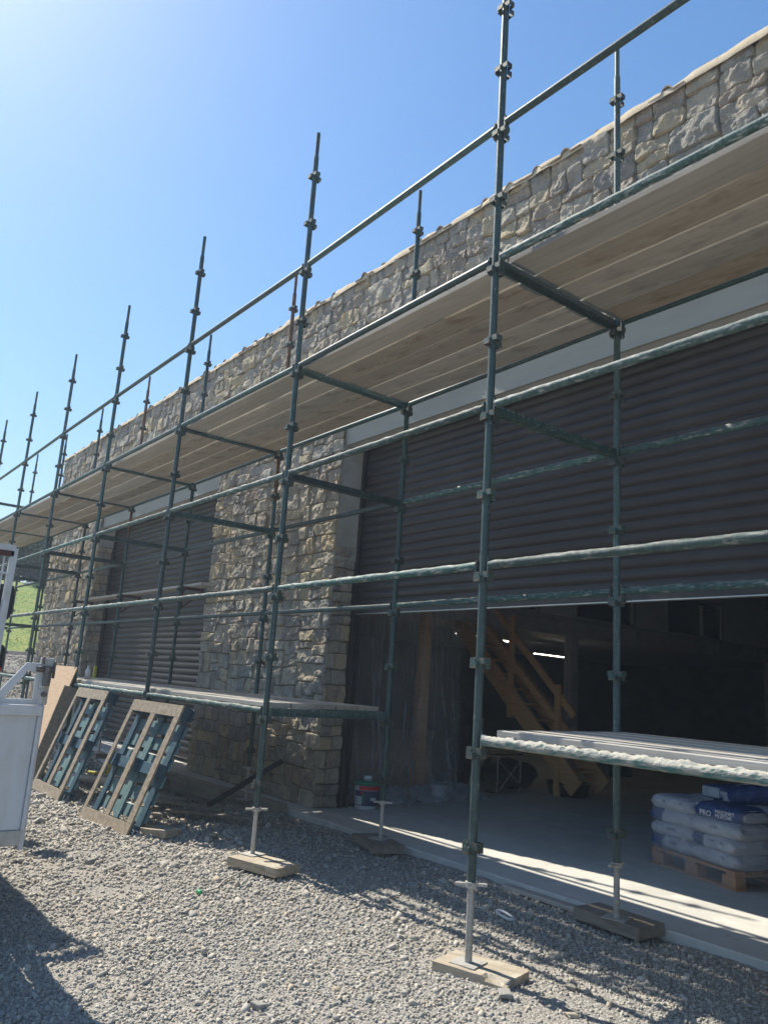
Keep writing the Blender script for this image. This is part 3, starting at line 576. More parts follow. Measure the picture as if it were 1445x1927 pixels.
def bag(px, py, pz, rz, style, label, seed, tilt=0, L=.50, W=.30, H=.125):
    o = empty('mortar_bag', label, 'bag', group=BAGS)
    o.matrix_world = PM @ Matrix.Translation((px, py, pz)) @ Matrix.Rotation(rz, 4, 'Z') @ Matrix.Rotation(tilt, 4, 'Y')
    Pb = bagmesh(L, W, H, seed); mb = MB(); mb.grid(Pb); mb.add(Pb[0][:-1], [tuple(range(21))]); mb.add(Pb[-1][:-1], [tuple(range(21))[::-1]]); mb.build('sack', M['bagwhite'], o)
    if style != 'plain':
        a = (-.92, -.28) if style == 'end' else (-.97, .97)
        mb = MB(); mb.grid(bagmesh(L, W, H, seed, a[0], a[1], .02)); mb.build('blue_print_panel', M['bagblue'], o)
    if style == 'blue': mb = MB(); mb.box((-L/2-.012, -W*.36, -H*.32), (-L/2+.02, W*.36, H*.34)); bevel(mb.build('folded_end', M['bagwhite'], o), .01)
    return o
lay = 0; z0 = .14 + .06
names = {0: 'bottom', 1: 'second', 2: 'third', 3: 'fourth'}
sides = ['front corner', 'middle of the left side', 'far left end', 'right side nearest the front', 'right side, middle', 'right side, back']
for k in range(4):
    for j in range(3):
        for c in range(2):
            if k == 3 and j == 0 and c == 0: continue
            lbl = f'white and blue mortar bag {names[k]} layer, {sides[j + 3*c]}'
            px = -.73 if c else -.24; py = .19 + j*.37
            b = bag(px, py, z0 + k*.108, (0 if (k+c) % 2 else math.pi) + RJ.uniform(-.09, .09), 'end' if (j+k+c) % 2 else 'plain', lbl, 10+k*7+j*3+c, L=.53, W=.39, H=.138)
            if c == 0 or j == 0:
                # printed mark on the side that faces out
                if c == 0:
                    pass
                f = -1
                Mt = Matrix.Translation((-.17, f*.189, .0)) @ Matrix.Rotation(math.pi/2, 4, 'X')
                if j == 0:
                    fl = abs(math.cos(b.matrix_world.to_euler().z - ang)) > 0 and math.cos(b.matrix_world.to_euler().z - ang) < 0
                    Mt = (Matrix.Rotation(math.pi, 4, 'Z') if fl else Matrix()) @ Mt
                    text('MASONRY MORTAR', .035, M['navy_text'], b, Mt)
zt = z0 + 4*.108 + .005
b1 = bag(-.66, .62, zt+.0, math.pi*.50, 'blue', 'blue mortar bag with white folded end, on top at the left of the stack', 51, L=.46, W=.28, H=.13)
b2 = bag(-.24, .20, zt-.105, math.pi*.03, 'blue', 'blue mortar bag lettered PRO at the front corner of the stack', 52, H=.15)
b3 = bag(-.36, .56, zt+.03, math.pi*.30, 'blue', 'blue mortar bag with a sticking up white end, highest on the stack', 53, tilt=-.22, H=.15, L=.46)
b4 = bag(-.05, .90, zt, math.pi*.5, 'end', 'blue ended mortar bag on top at the back right of the stack', 54)
text('PRO', .062, M['white_text'], b2, Matrix.Translation((-.17, -.166, -.035)) @ Matrix.Rotation(math.pi/2, 4, 'X'))
text('MASONRY\nMORTAR', .040, M['white_text'], b2, Matrix.Translation((-.01, -.168, .0)) @ Matrix.Rotation(math.pi/2, 4, 'X'))
text('PRO', .09, M['white_text'], b3, Matrix.Translation((-.12, -.05, .086)))
na, nb = 80, 14; A, B = np.meshgrid(np.linspace(0, 1, na), np.linspace(0, 1, nb), indexing='ij')
per = A*4; c8 = []
cxm, cym = -PW/2, PD/2; th = A*2*np.pi; sq = lambda a: np.sign(a)*np.abs(a)**.28
mb = MB(); Rw = 1 + .02*fbm(A*24, B*6, 3) ; mb.grid(np.stack([cxm + sq(np.cos(th))*.525*Rw, cym + sq(np.sin(th))*.61*Rw, .04 + B*.50 - .03*np.sin(th*3) + .0*A], -1))
o = mb.build('stretch_wrap', M['wrap'], None); o.matrix_world = PM; tag(o, 'clear stretch wrap round the lower layers of mortar bags', 'plastic wrap')

# ------------------------------------------------------------------ scaffold
L_, W_, CP = 2.47715, 1.2721, .495
off = {(0,0):(-.007,-.019,.002),(0,1):(.014,.012,-.005),(0,2):(.003,-.003,.003),(0,3):(.01,-.014,.003),(0,4):(.027,-.019,.001),(0,5):(-.009,-.006,0),(0,6):(-.003,-.004,0),
       (1,0):(-.01,-.016,-.001),(1,1):(-.013,.025,0),(1,2):(.016,.011,-.001),(1,3):(-.027,.02,-.001),(1,4):(.006,.004,0),(1,5):(.006,-.007,0),(1,6):(-.01,.01,0),(1,7):(-.004,.005,0)}
SF = empty('scaffolding', 'green painted tube scaffolding with upright posts and rails along the stone building', 'scaffolding', (0, 0, -.6))
def spart(mb, name, m, parent=None, label=None):
    o = mb.build(name, m)
    o.parent = parent or SF
    if parent is None: o.matrix_parent_inverse = Matrix.Translation((0, 0, .6))
    if label: o['label'] = label
    return o
def SP(r, b, z):
    d = off.get((r, b), (0, 0, 0)); return np.array((-b*L_ + d[0] + d[2]*(z - 2.475), r*W_ + d[1], z))
TR = .0242
def cupmesh():
    mb = MB(); t = .005
    for k in range(4):
        a = k*math.pi/2; dz = .0 if k % 2 == 0 else -.026; Rz = np.array(Matrix.Rotation(a, 4, 'Z'))
        h = .036
        mb.box((.052, -.025, dz-h/2), (.052+t, .025, dz+h/2), Rz)
        mb.box((.016, -.025, dz-h/2+.0005), (.0519, -.025+t, dz+h/2-.0005), Rz); mb.box((.016, .025-t, dz-h/2+.0005), (.0519, .025, dz+h/2-.0005), Rz)
    return mb
_c = cupmesh().build('wedge_cup', M['cup']); CUPM = _c.data; bpy.data.objects.remove(_c)
rusty = {(1,2), (1,4)}
BASEZ = {(0,0):-.588, (0,1):-.532, (1,0):-.513, (1,1):-.504}
JACKOFF = {}
for r in (0, 1):
    for b in range(-1, 8):
        zb = BASEZ.get((r, b), -.54 if b < 4 else -.56)
        if b in (6, 7): zb = -.6
        p = lambda z: SP(r, b, z); m = M['rust'] if (r, b) in rusty else M['green']
        mb = MB(); mb.tube(p(-.19), p(11*CP+.20), TR, 16)
        lb = None
        if (r, b) in rusty:
            mb = MB(); mb.tube(p(2.9), p(11*CP+.20), TR, 16); m = M['rust']; lb = 'upright post with a rusty upper length and a green lower length'
        s = spart(mb, 'upright_post', m, None, lb)
        s.data.transform(Matrix.Translation(-Vector(p(0)))); s.location = Vector(p(0)); 
        def sub(mb2, name, mm): o = mb2.build(name, mm, s); o.data.transform(Matrix.Translation(-Vector(p(0)))); return o
        if (r, b) in rusty: mb = MB(); mb.tube(p(-.19), p(2.899), TR, 16); sub(mb, 'lower_tube', M['green'])
        mb = MB(); mb.tube(p(11*CP+.17), p(11*CP+.46), .0185, 12); sub(mb, 'spigot', m)
        for k in range(12):
            c = bpy.data.objects.new('wedge_cup', CUPM); COL.objects.link(c); c.parent = s; c.location = Vector(p(k*CP) - p(0))
        q = SP(r, b, -.19); base = np.array((q[0], q[1], zb)); mb = MB()
        if r + abs(b) <= 1 and (r, b) != (0, 1):
            n = int((-.14-zb)/.006)*2
            mb.tube(base, q + (0, 0, .05), .019, 14, n=n, rf=lambda t, th, n=n: 1 + .09*np.cos(np.pi*round(t*n) + th*0))
        else: mb.tube(base, q + (0, 0, .05), .0175, 12)
        j = sub(mb, 'base_jack', M['zinc'])
        mb = MB(); mb.tube(q + (0, 0, -.026), q + (0, 0, .004), .034, 12)
        a = random.uniform(0, 3.1); dv = np.array((math.cos(a), math.sin(a), 0)) if (r, b) != (0, 0) else np.array((.62, .78, 0))
        mb.bar(q - dv*.085 + (0, 0, -.010), q + dv*.085 + (0, 0, -.010), .022, .014)
        sub(mb, 'jack_collar', M['zinc'])
        mb = MB(); Mz = pose(base, (math.cos(.29), math.sin(.29), 0), (-math.sin(.29), math.cos(.29), 0), (0, 0, 1)); mb.box((-.075, -.075, 0), (.075, .075, .006), Mz)
        for sx in (-1, 1):
            for sy in (-1, 1): mb.tube(xf(Mz, np.array([(sx*.05, sy*.05, .0062)]))[0], xf(Mz, np.array([(sx*.05, sy*.05, .0068)]))[0], .008, 8)
        sub(mb, 'jack_plate', M['zinc'])
crust = {(0,1,-1):'rail heavily crusted with dried mortar along its top', }
def ledger(r, b0, k, m=None, zoff=.055, label=None):
    z = k*CP + zoff; A = SP(r, b0, z); B = SP(r, b0-1, z); d = (B-A)/np.linalg.norm(B-A); mb = MB()
    a, bb = A + d*.052, B - d*.052
    if m is M['mortar_crust']:
        sd = b0*7+k
        mb.tube(a, bb, TR, 20, n=170, up=(0, 0, 1), rf=lambda t, th: 1 + np.clip(np.sin(th), 0, 1)**1.2*(.30 + .28*vnoise(t*70 + th*0, th*2.2, sd) + .25*vnoise(t*170 + th*0, th*5, sd+1)) + .05*vnoise(t*90+th*0, th*3, sd+2))
    elif m is M['green_mortar']:
        sd = b0*5+k+r; mb.tube(a, bb, TR, 16, n=90, rf=lambda t, th: 1 + np.clip(np.sin(th), 0, 1)*np.clip(.10 + .22*vnoise(t*40+th*0, th*2, sd), 0, 1))
    else: mb.tube(a, bb, TR, 16)
    o = spart(mb, 'horizontal_rail', m or M['green'], None, label)
    for e, s in ((A, 1), (B, -1)):
        mb = MB(); c = e + d*s*.047; F = pose(c, d*s, np.cross((0, 0, 1), d*s), (0, 0, 1))
        mb.box((-.006, -.018, -.088), (.008, .018, .035), F); mb.box((-.019, -.0035, -.105), (-.0058, .0035, .06), F); mb.build('wedge_bracket', M['cup'], o)
    return o
GM = M['green_mortar']
for b in range(0, 8):
    ledger(0, b, 9, M['green']); ledger(0, b, 7, M['green'] if b > 0 else GM)
    ledger(0, b, 5, GM); ledger(0, b, 3, GM); ledger(1, b, 7, M['green']); ledger(1, b, 5, GM if b < 2 else M['green']); ledger(1, b, 3, GM if b < 2 else M['green'])
    if b in (0, 2, 3, 4, 5): ledger(0, b, 1, M['mortar_crust'] if b == 0 else GM, label=crust[(0,1,-1)] if b == 0 else None); ledger(1, b, 1, M['green'])
def transom(b, k, m=None, zoff=.045, label=None):
    z = k*CP + zoff; A = SP(0, b, z); B = SP(1, b, z); d = (B-A)/np.linalg.norm(B-A); a, bb = A + d*.045, B - d*.045
    mb = MB(); s = np.array((1., 0, 0)); u = np.array((0, 0, 1.))
    mb.bar(a + s*.004, bb + s*.004, .005, .062); mb.bar(a - s*.004, bb - s*.004, .005, .062)
    mb.bar(a + s*.022 - u*.028, bb + s*.022 - u*.028, .030, .006); mb.bar(a - s*.022 - u*.028, bb - s*.022 - u*.028, .030, .006)
    for e in (a, bb): mb.box((-.006, -.02, -.09), (.006, .02, .035), pose(e, d, np.cross((0, 0, 1), d), (0, 0, 1)))
    return spart(mb, 'cross_transom', m or M['green'], None, label)
for b in range(-1, 8):
    transom(b, 7); transom(b, 5, GM if b == 0 else None, label='mortar stained cross bar' if b == 0 else None)
    if b in (0, -1, 1, 2, 3, 4, 5): transom(b, 1)
transom(7, 9); transom(7, 3); transom(6, 3)
# hop-up brackets with their two planks against the far shutter
for b in (3, 4, 5):
    z = 4*CP + .0; A = SP(1, b, z); mb = MB(); mb.bar(A + (0, .04, 0), A + (0, .36, 0), .03, .04); mb.bar(A + (0, .34, -.02), A + (0, .05, -.28), .02, .02); mb.box(A + (-.02, .03, -.30), A + (.02, .045, .03)); mb.bar(A + (0, .345, -.02), A + (0, .345, .09), .02, .02)
    spart(mb, 'hop_up_bracket', M['rust_red'])
def plank(x0, x1, y0, y1, z0, mt, label, group, name='scaffold_board', cat='board', bands=True, yaw=0, sag=0, tilt=0):
    c = ((x0+x1)/2, (y0+y1)/2, z0); hx, hy = (x1-x0)/2, (y1-y0)/2
    root = MB(); n = 14; t = .038
    xs_ = np.linspace(-hx, hx, n); e = .0025*np.array([vnoise(x*1.7+c[0], c[1]*9, 3) for x in xs_])
    ring = [(-hy, 0), (hy, 0), (hy, t), (-hy, t)]
    ch = .004; ring = [(-hy+ch, 0), (hy-ch, 0), (hy, ch), (hy, t-ch), (hy-ch, t), (-hy+ch, t), (-hy, t-ch), (-hy, ch)]
    Pp = np.array([[(x, a + e[i], z - sag*(1-(x/hx)**2)) for a, z in ring + ring[:1]] for i, x in enumerate(xs_)])
    root.grid(Pp, smooth=False, flip=True); root.add(Pp[0][:-1], [tuple(range(8))]); root.add(Pp[-1][:-1], [tuple(range(8))[::-1]])
    o = root.build(name, mt); o.location = c; o.rotation_euler = (tilt, 0, yaw); tag(o, label, cat, group)
    if bands:
        for s in (-1, 1):
            mb = MB(); a = sorted((s*(hx-.002), s*(hx-.034))); mb.box((a[0], -hy-.0012, -.0012), (a[1], hy+.0012, .0002)); mb.box((a[0], -hy-.0012, t-.0002), (a[1], hy+.0012, t+.0012)); mb.box((a[0], -hy-.0013, 0), (a[1], -hy+.0002, t)); mb.box((a[0], hy-.0002, 0), (a[1], hy+.0013, t))
            bb_ = mb.build('metal_end_band', M['band'], o)
    return o
ORD = ['first', 'second', 'third', 'fourth', 'fifth', 'sixth', 'seventh', 'eighth', 'ninth']
BM = [M['board'], M['board2'], M['board3']]
rr = random.Random(5)
posn = ['on the outer edge', 'next to the outer edge', 'in the middle', 'next to the building side', 'on the building side']
for i, b in enumerate(range(0, 8)):
    for j in range(5):
        y0 = .050 + j*.2352; x1 = -b*L_ + L_ - .03 - rr.uniform(0, .03); x0 = -b*L_ + .03 + rr.uniform(0, .03)
        plank(x0, x1, y0 + rr.uniform(-.002, .002), y0 + .2225 + rr.uniform(-.002, .002), 3.494 + rr.uniform(0, .010), BM[(rr.randrange(4)) % 3] if j else M['board3'],
              f'upper platform board {posn[j]}, {ORD[i]} bay from the right', 'boards of the upper platform', sag=rr.uniform(0, .005))
for i, b in enumerate((2, 3, 4)):
    for j in range(5):
        y0 = .056 + j*.2335; x1 = -b*L_ + L_ - .03 - rr.uniform(0, .03); x0 = -b*L_ + .03 + rr.uniform(0, .03)
        plank(x0, x1, y0, y0 + .225, .575 + rr.uniform(0, .003), BM[rr.randrange(3)] if j else M['board3'],
              f'left lower platform board {posn[j]}, its {ORD[i]} bay from the right', 'boards of the left lower platform', sag=rr.uniform(0, .003))
for j in range(5):
    y0 = .056 + j*.2335
    plank(.055 + rr.uniform(0, .02), L_ - .03, y0, y0 + .225, .575 + .002*j, M['board3'], f'near right lower platform board {posn[j]}', 'boards of the right lower platform')
plank(-9.9, -6.95, 1.37, 1.595, 4*CP+.022, M['board3'], 'plank on the inner brackets across the right half of the far shutter', 'planks on the inner brackets')
plank(-12.4, -9.92, 1.37, 1.595, 4*CP+.022, M['board'], 'plank on the inner brackets across the left half of the far shutter', 'planks on the inner brackets')
# sole pads
def pad(name, c, z, w, d, h, yaw, m, label, chip=False, seed=1):
    mb = MB(); n, k = 22, 10; xs_ = np.linspace(-w/2, w/2, n); ring = []
    for t in np.linspace(-d/2, d/2, k): ring.append((t, h/2))
    for t in np.linspace(h/2, -h/2, 4)[1:]: ring.append((d/2, t))
    for t in np.linspace(d/2, -d/2, 4)[1:]: ring.append((t, -h/2))
    for t in np.linspace(-h/2, h/2, 4)[1:]: ring.append((-d/2, t))
    Pp = np.zeros((n, len(ring), 3))
    for i, x in enumerate(xs_):
        for j, (a, b) in enumerate(ring):
            q = np.array((x, a, b)); 
            if abs(x) == w/2: q[0] += .006*vnoise(a*40, b*40, seed)
            if chip and b > h*.3 and a < -d*.33 and x > w*.18: q[2] -= .012 + .010*abs(float(vnoise(x*40, a*30, seed))); q[1] += .01
            q[1] += .0025*float(vnoise(x*9, b*20, seed+3)); q[2] += .002*float(vnoise(x*11, a*11, seed+4)) if b > 0 else 0
            Pp[i, j] = q
    mb.grid(Pp, smooth=False, flip=True); mb.add(Pp[0][:-1], [tuple(range(len(ring)-1))]); mb.add(Pp[-1][:-1], [tuple(range(len(ring)-1))[::-1]])
    o = mb.build(name, m); o.location = (c[0], c[1], z - h/2); o.rotation_euler = (0, 0, yaw); return tag(o, label, 'timber pad', 'timber pads under the scaffolding posts')
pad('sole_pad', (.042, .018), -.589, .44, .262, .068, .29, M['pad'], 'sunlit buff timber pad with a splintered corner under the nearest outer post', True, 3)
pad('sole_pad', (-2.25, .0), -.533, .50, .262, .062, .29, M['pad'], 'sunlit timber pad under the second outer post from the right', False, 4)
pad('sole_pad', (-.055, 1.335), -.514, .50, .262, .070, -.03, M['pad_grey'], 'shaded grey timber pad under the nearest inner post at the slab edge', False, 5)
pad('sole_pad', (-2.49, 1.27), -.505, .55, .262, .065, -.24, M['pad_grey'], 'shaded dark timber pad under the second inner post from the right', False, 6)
for r in (0, 1):
    for b in (-1, 2, 3, 4, 5, 6, 7):
        q = SP(r, b, 0); zb = -.6 if b in (6, 7) else (-.54 if b < 4 else -.56)
        inn = 'inner' if r else 'outer'; nm = {-1: 'outside the picture to the right', 2: 'third', 3: 'fourth', 4: 'fifth', 5: 'sixth', 6: 'seventh', 7: 'eighth'}[b]
        lab = f'timber pad under the {nm} {inn} post from the right' if b > 0 else f'timber pad under the {inn} post {nm}'
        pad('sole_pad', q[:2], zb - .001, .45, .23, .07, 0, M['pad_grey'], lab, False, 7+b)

# ------------------------------------------------------------------ pallets leaning on the scaffold
def leaning_pallet(BL, BR, TL, label, digits, seed):
    BL, BR, TL = map(np.array, (BL, BR, TL)); x = BR - BL; Wd = np.linalg.norm(x); x = x/Wd; y = TL - BL; y = y - x*(y @ x); Hh = np.linalg.norm(y); y /= Hh; n = np.cross(x, y)
    root = empty('leaning_pallet', label, 'pallet', group='blue pallets leaning on the scaffolding'); root.matrix_world = Matrix(pose(BL, x, y, n).tolist()); T = .15
    def pc(a, b, name, m): mb = MB(); mb.box(a, b); return bevel(mb.build(name, m, root), .003)
    pc((0, 0, -.018), (Wd, .115, 0), 'end_board', M['palletwood']); pc((0, Hh-.115, -.018), (Wd, Hh, 0), 'end_board', M['palletwood'])
    for u in (0, Wd/2-.05, Wd-.10): pc((u, .1155, -.018), (u+.10 if u else .075, Hh-.1155, 0), 'runner_board', M['palletwood'])
    for u in (0, Wd/2-.07, Wd-.14):
        for v in (0, Hh/2-.06, Hh-.12): pc((u, v, -.100), (u+.14, v+.12, -.0185), 'block', M['blue'])
    pc((.1405, Hh/2-.055, -.075), (Wd/2-.0705, Hh/2+.05, -.055), 'middle_board', M['blue']); pc((Wd/2+.0705, Hh/2-.055, -.075), (Wd-.1405, Hh/2+.05, -.055), 'middle_board', M['blue'])
    pc((.1405, 0, -.075), (Wd/2-.0705, .09, -.055), 'foot_board', M['blue']); pc((Wd/2+.0705, 0, -.075), (Wd-.1405, .09, -.055), 'foot_board', M['blue'])
    for u in (.0, Wd/2-.06, Wd-.12): pc((u, 0, -.121), (u+.10, Hh, -.1005), 'stringer_board', M['teal'] if 0 < u < Wd*.7 else M['blue'])  # edge stringers coloured darker blue to carry the shade of the pallet's side
    nb = 8
    for i in range(nb):
        v = i*(Hh-.115)/(nb-1); pc((0, v, -.142), (Wd, v+.115, -.1215), 'deck_slat', M['teal'] if i not in (0, nb-1) else M['blue'])
    for dg, v in digits: text(dg, .085, M['white_text'], root, Matrix.Translation((Wd+.0006, v, -.025)) @ Matrix.Rotation(math.pi/2, 4, 'Y'))
    return root
PA = leaning_pallet((-4.93, -.55, -.64), (-3.86, -.47, -.64), (-5.15, -.14, .50), 'nearer and larger blue pallet leaning on the lower rail, bare wood side out', [('33', .025)], 1)
PB = leaning_pallet((-6.85, -.52, -.63), (-5.82, -.50, -.63), (-7.12, -.13, .54), 'farther blue pallet leaning on the lower rail, next to the white truck', [('11', .025), ('5', 1.05)], 2)
mb = MB(); mb.box((0, 0, -.012), (1.2, 1.45, 0)); o = mb.build('plywood_sheet', M['ply']); o.matrix_world = Matrix(pose(np.array((-8.55, -.42, -.62)), (1, 0, 0), (0, .27, .963), (0, -.963, .27)).tolist())
tag(o, 'pale plywood sheet leaning behind the farther blue pallet', 'plywood')
mb = MB(); mb.bar((-7.35, -.36, -.6), (-7.30, -.08, .52), .18, .02, (1, 0, 0)); tag(mb.build('dark_plank', M['pad_grey']), 'dark plank leaning between the plywood sheet and the farther blue pallet', 'plank')
# ------------------------------------------------------------------ clutter behind the pallets
CT = 'timber offcuts and rubble behind the pallets'
def offcut(p0, p1, w, h, m, label, name='timber_offcut', cat='timber'):
    mb = MB(); mb.bar(p0, p1, w, h); return bevel(tag(mb.build(name, m), label, cat), .004)
offcut((-4.05, -.30, -.60), (-3.62, -.13, -.585), .20, .06, M['pad'], 'sunlit timber block on the gravel against the nearer leaning pallet')
offcut((-4.95, .70, -.66), (-4.72, 1.58, -.10), .05, .05, M['black'], 'dark steel bar leaning from the gravel to the stone pier', 'steel_bar', 'bar')
offcut((-9.5, 1.36, -.66), (-4.35, 1.40, -.585), .14, .17, M['board2'], 'long shuttering board along the slab edge below the stone pier', 'shuttering_board', 'board')
offcut((-1.12, 1.435, -.592), (-.32, 1.425, -.59), .10, .03, M['board3'], 'grey board lying along the slab edge by the nearest inner post', 'slab_edge_board', 'board')
for i, (x, y, a, m, lb) in enumerate(((-6.3, .25, .4, 'plasticwhite', 'white plastic pipe lying uppermost behind the farther pallet'), (-6.5, .12, .55, 'plasticwhite', 'white plastic pipe lying nearest the farther pallet'), (-6.45, .40, .3, 'zinc', 'grey pipe lying behind the white pipes'))):
    mb = MB(); d = np.array((math.cos(a), math.sin(a), 0))*.55; c = np.array((x, y, float(gz(x, y))+.05+.03*i)); mb.tube(c-d, c+d, .03, 12); tag(mb.build('plastic_pipe', M[m]), lb, 'pipe', 'pipes behind the pallets')
mb = MB(); mb.path([(-6.9, .0, -.45), (-6.2, .05, -.40), (-5.95, .05, -.36), (-5.9, .08, -.05), (-5.88, .10, .1)], .016); tag(mb.build('yellow_pipe', M['yellow']), 'bent yellow pipe standing behind the farther pallet', 'pipe')
r5 = random.Random(9)
def stone_at(x, y, s, m, label, name='loose_stone', group=None, zo=0):
    r = np.random.default_rng(int(abs(x*1000)+abs(y*77))); mb = MB(); th = sorted(r.uniform(0, 2*np.pi, 6)); pts = []
    base = np.array([(-1,-1,-1),(1,-1,-1),(1,1,-1),(-1,1,-1),(-1,-1,1),(1,-1,1),(1,1,1),(-1,1,1)], float)*r.uniform(.35, 1, (8, 3))*np.array((1, .75, .42))*s/2
    a = r.uniform(0, 3.14); Rz = np.array(((math.cos(a), -math.sin(a), 0), (math.sin(a), math.cos(a), 0), (0, 0, 1))); base = base @ Rz.T + (0, 0, s*.15)
    mb.add(base, [(0,3,2,1),(4,5,6,7),(0,1,5,4),(1,2,6,5),(2,3,7,6),(3,0,4,7)]); o = mb.build(name, m); o.location = (x, y, float(gz(x, y))+zo); tag(o, label, 'stone', group); bevel(o, .006, 2); return o
stone_at(-3.46, .17, .15, M['pad'], 'buff stone in the shade edge right of the nearer leaning pallet')
stone_at(.33, -.10, .12, M['rock'], 'flat grey stone against the right end of the nearest timber pad')
stone_at(.42, .30, .09, M['stone'], 'buff stone between the shadow stripes right of the nearest pad')
stone_at(.62, .05, .08, M['pad'], 'ochre stone on the gravel right of the nearest pad')
stone_at(-3.0, -1.05, .10, M['rock'], 'largest dark grey stone lying in the open sunlit gravel')
stone_at(-1.62, .98, .12, M['stone'], 'brown stone flake left of the nearest outer post on shaded gravel')
stone_at(-.15, -1.2, .09, M['rock'], 'dark stone on the sunlit gravel left of the nearest pad')
for i in range(16):
    x, y = r5.uniform(-7.4, -4.3), r5.uniform(.05, .95)
    stone_at(x, y, r5.uniform(.10, .22), M['stone'] if i % 3 else M['newpallet'], ('buff' if i % 3 else 'reddish') + ' rubble piece in the dark heap behind the leaning pallets', 'rubble_piece', ('buff' if i % 3 else 'reddish') + ' rubble pieces behind the leaning pallets')
for i in range(3):
    a = r5.uniform(-.5, .5); x, y = -5.2 + i*.55, .35 + .1*i
    lb = ('plank offcut lying lowest on the dirt heap', 'plank offcut lying across the middle of the dirt heap', 'plank offcut lying nearest the stone pier on the dirt heap')[i]
    offcut((x-.5, y-.2+a*.3, float(gz(x-.5, y))+.05), (x+.4, y+.2, float(gz(x+.4, y))+.10), .09, .025, M['pad_grey'], lb)
# little things on the gravel
mb = MB(); a = [(-.06, 0), (.06, 0)]; pts = [(.055*math.cos(t)+.045*(1 if math.cos(t) > 0 else -1), .03*math.sin(t), 0) for t in np.linspace(0, 2*np.pi, 20)]
c0 = np.array((-.586, .865, float(gz(-.586, .865))+.025)); a = -.35; pts = [c0 + (p[0]*math.cos(a)-p[1]*math.sin(a), p[0]*math.sin(a)+p[1]*math.cos(a), 0) for p in pts]; mb.path(pts, .009, 8)
tag(mb.build('plastic_loop', M['plasticwhite']), 'white oval plastic loop lying on the shaded gravel', 'plastic loop')
c0 = np.array((-1.968, -.645, float(gz(-1.97, -.645))+.02)); mb = MB(); mb.box(c0-(.025, .013, .012), c0+(.025, .013, .014)); o = bevel(mb.build('green_clip', M['greenplastic']), .008); tag(o, 'bright green plastic cap lying on the sunlit gravel', 'plastic cap')
mb = MB(); q = [(-1.95, -.63), (-2.0, -.5), (-2.12, -.38), (-2.2, -.25), (-2.26, -.16)]; mb.path([(x, y, float(gz(x, y))+.022) for x, y in q], .006, 6); tag(mb.build('grey_wire', M['zinc']), 'thin grey wire running from the green cap to the timber pad', 'wire')
BT = empty('spray_bottle', 'small white bottle standing on the left lower platform', 'bottle', (-8.11, .356, .614)); mb = MB(); lathe(mb, [(0, 0), (.035, 0), (.035, .12), (.014, .155), (.014, .165)], (0, 0, 0), 16); mb.build('bottle_body', M['plasticwhite'], BT)
mb = MB(); lathe(mb, [(.017, .16), (.017, .19), (0, .19)], (0, 0, 0), 12); mb.build('bottle_cap', M['tub'], BT)
mb = MB(); mb.box((-9.46, .86, .614), (-9.40, .90, .80)); bevel(tag(mb.build('spirit_level', M['yellow']), 'yellow level standing up at the far end of the left platform', 'level'), .005)

# ------------------------------------------------------------------ white tipper truck, mostly outside the picture on the left
TK = empty('tipper_truck', 'white tipper truck, its tailboard corner and latch showing at the left edge', 'truck', (-1.2, -2.05, -.63))
def tpart(mb, name, m, parent=None, label=None, bv=.006):
    o = mb.build(name, m); o.parent = parent or TK; 
    if parent is None: o.matrix_parent_inverse = Matrix.Translation((1.2, 2.05, .63))
    if bv: bevel(o, bv, 2)
    if label: o['label'] = label
    return o
XT = -1.2; ye = -2.047; yl = -4.05
mb = MB(); mb.box((XT-.03, yl, -.02), (XT, ye-.014, .56)); mb.box((XT-.0, yl, .545), (XT+.022, ye+.0, .60)); mb.box((XT+.0005, ye-.016, -.02), (XT+.022, ye+.0, .5449))
tb = tpart(mb, 'tailboard', M['white_paint'])
mb = MB(); mb.box((XT-.05, yl, -.095), (XT+.012, ye-.012, -.0205)); tpart(mb, 'tailboard_sill', M['white_dirty'])
mb = MB(); mb.box((XT-.045, ye-.012, -.12), (XT-.006, ye+.016, .60)); tpart(mb, 'corner_pillar', M['white_paint'])
# gusset with its triangular hole, standing on the top rail
G0 = pose(np.array((XT-.01, ye, .60)), (0, -1, 0), (0, 0, 1), (-1, 0, 0)); mb = MB()
# local: a = distance left from the pillar, b = height above the rail
mb.prism([(.0, .0), (.0, .085), (.03, .085), (.03, .0)], 0, .015, G0); mb.prism([(.03, 0), (.03, .028), (.235, .028), (.235, 0)], 0, .015, G0)
mb.prism([(.03, .215), (.105, .215), (.105, .17), (.03, .17)][::-1], 0, .015, G0)
mb.prism([(.0, .0851), (.0, .215), (.0299, .215), (.0299, .0851)][::-1], 0, .015, G0); mb.prism([(.03, .0281), (.03, .1699), (.052, .1699), (.052, .0281)][::-1], 0, .0149, G0)
mb.prism([(.1051, .215), (.25, .02), (.235, .0285), (.19, .0285), (.098, .165), (.1051, .17)][::-1], 0, .0149, G0)
tpart(mb, 'tailboard_bracket', M['white_paint'], bv=.003)
mb = MB(); mb.box((XT-.05, ye-.028, .60), (XT-.012, ye+.026, .80)); mb.box((XT-.06, ye-.03, .80), (XT-.0, ye+.03, .845)); lt = tpart(mb, 'hinge_post', M['white_dirty'], bv=.005)
mb = MB(); mb.tube((XT-.0, ye-.055, .785), (XT, ye+.035, .785), .016, 12); mb.tube((XT+.014, ye-.0, .80), (XT+.014, ye, .70), .019, 12); mb.box((XT+.0, ye-.02, .715), (XT+.02, ye+.02, .775)); mb.tube((XT-.01, ye, .655), (XT+.010, ye, .655), .014, 12)
mb.box((XT-.006, ye+.026, .74), (XT+.022, ye+.036, .83)); mb.box((XT-.006, ye-.036, .81), (XT+.02, ye-.024, .85)); c = mb.build('tailboard_hinge', M['greymet'], lt); bevel(c, .004)
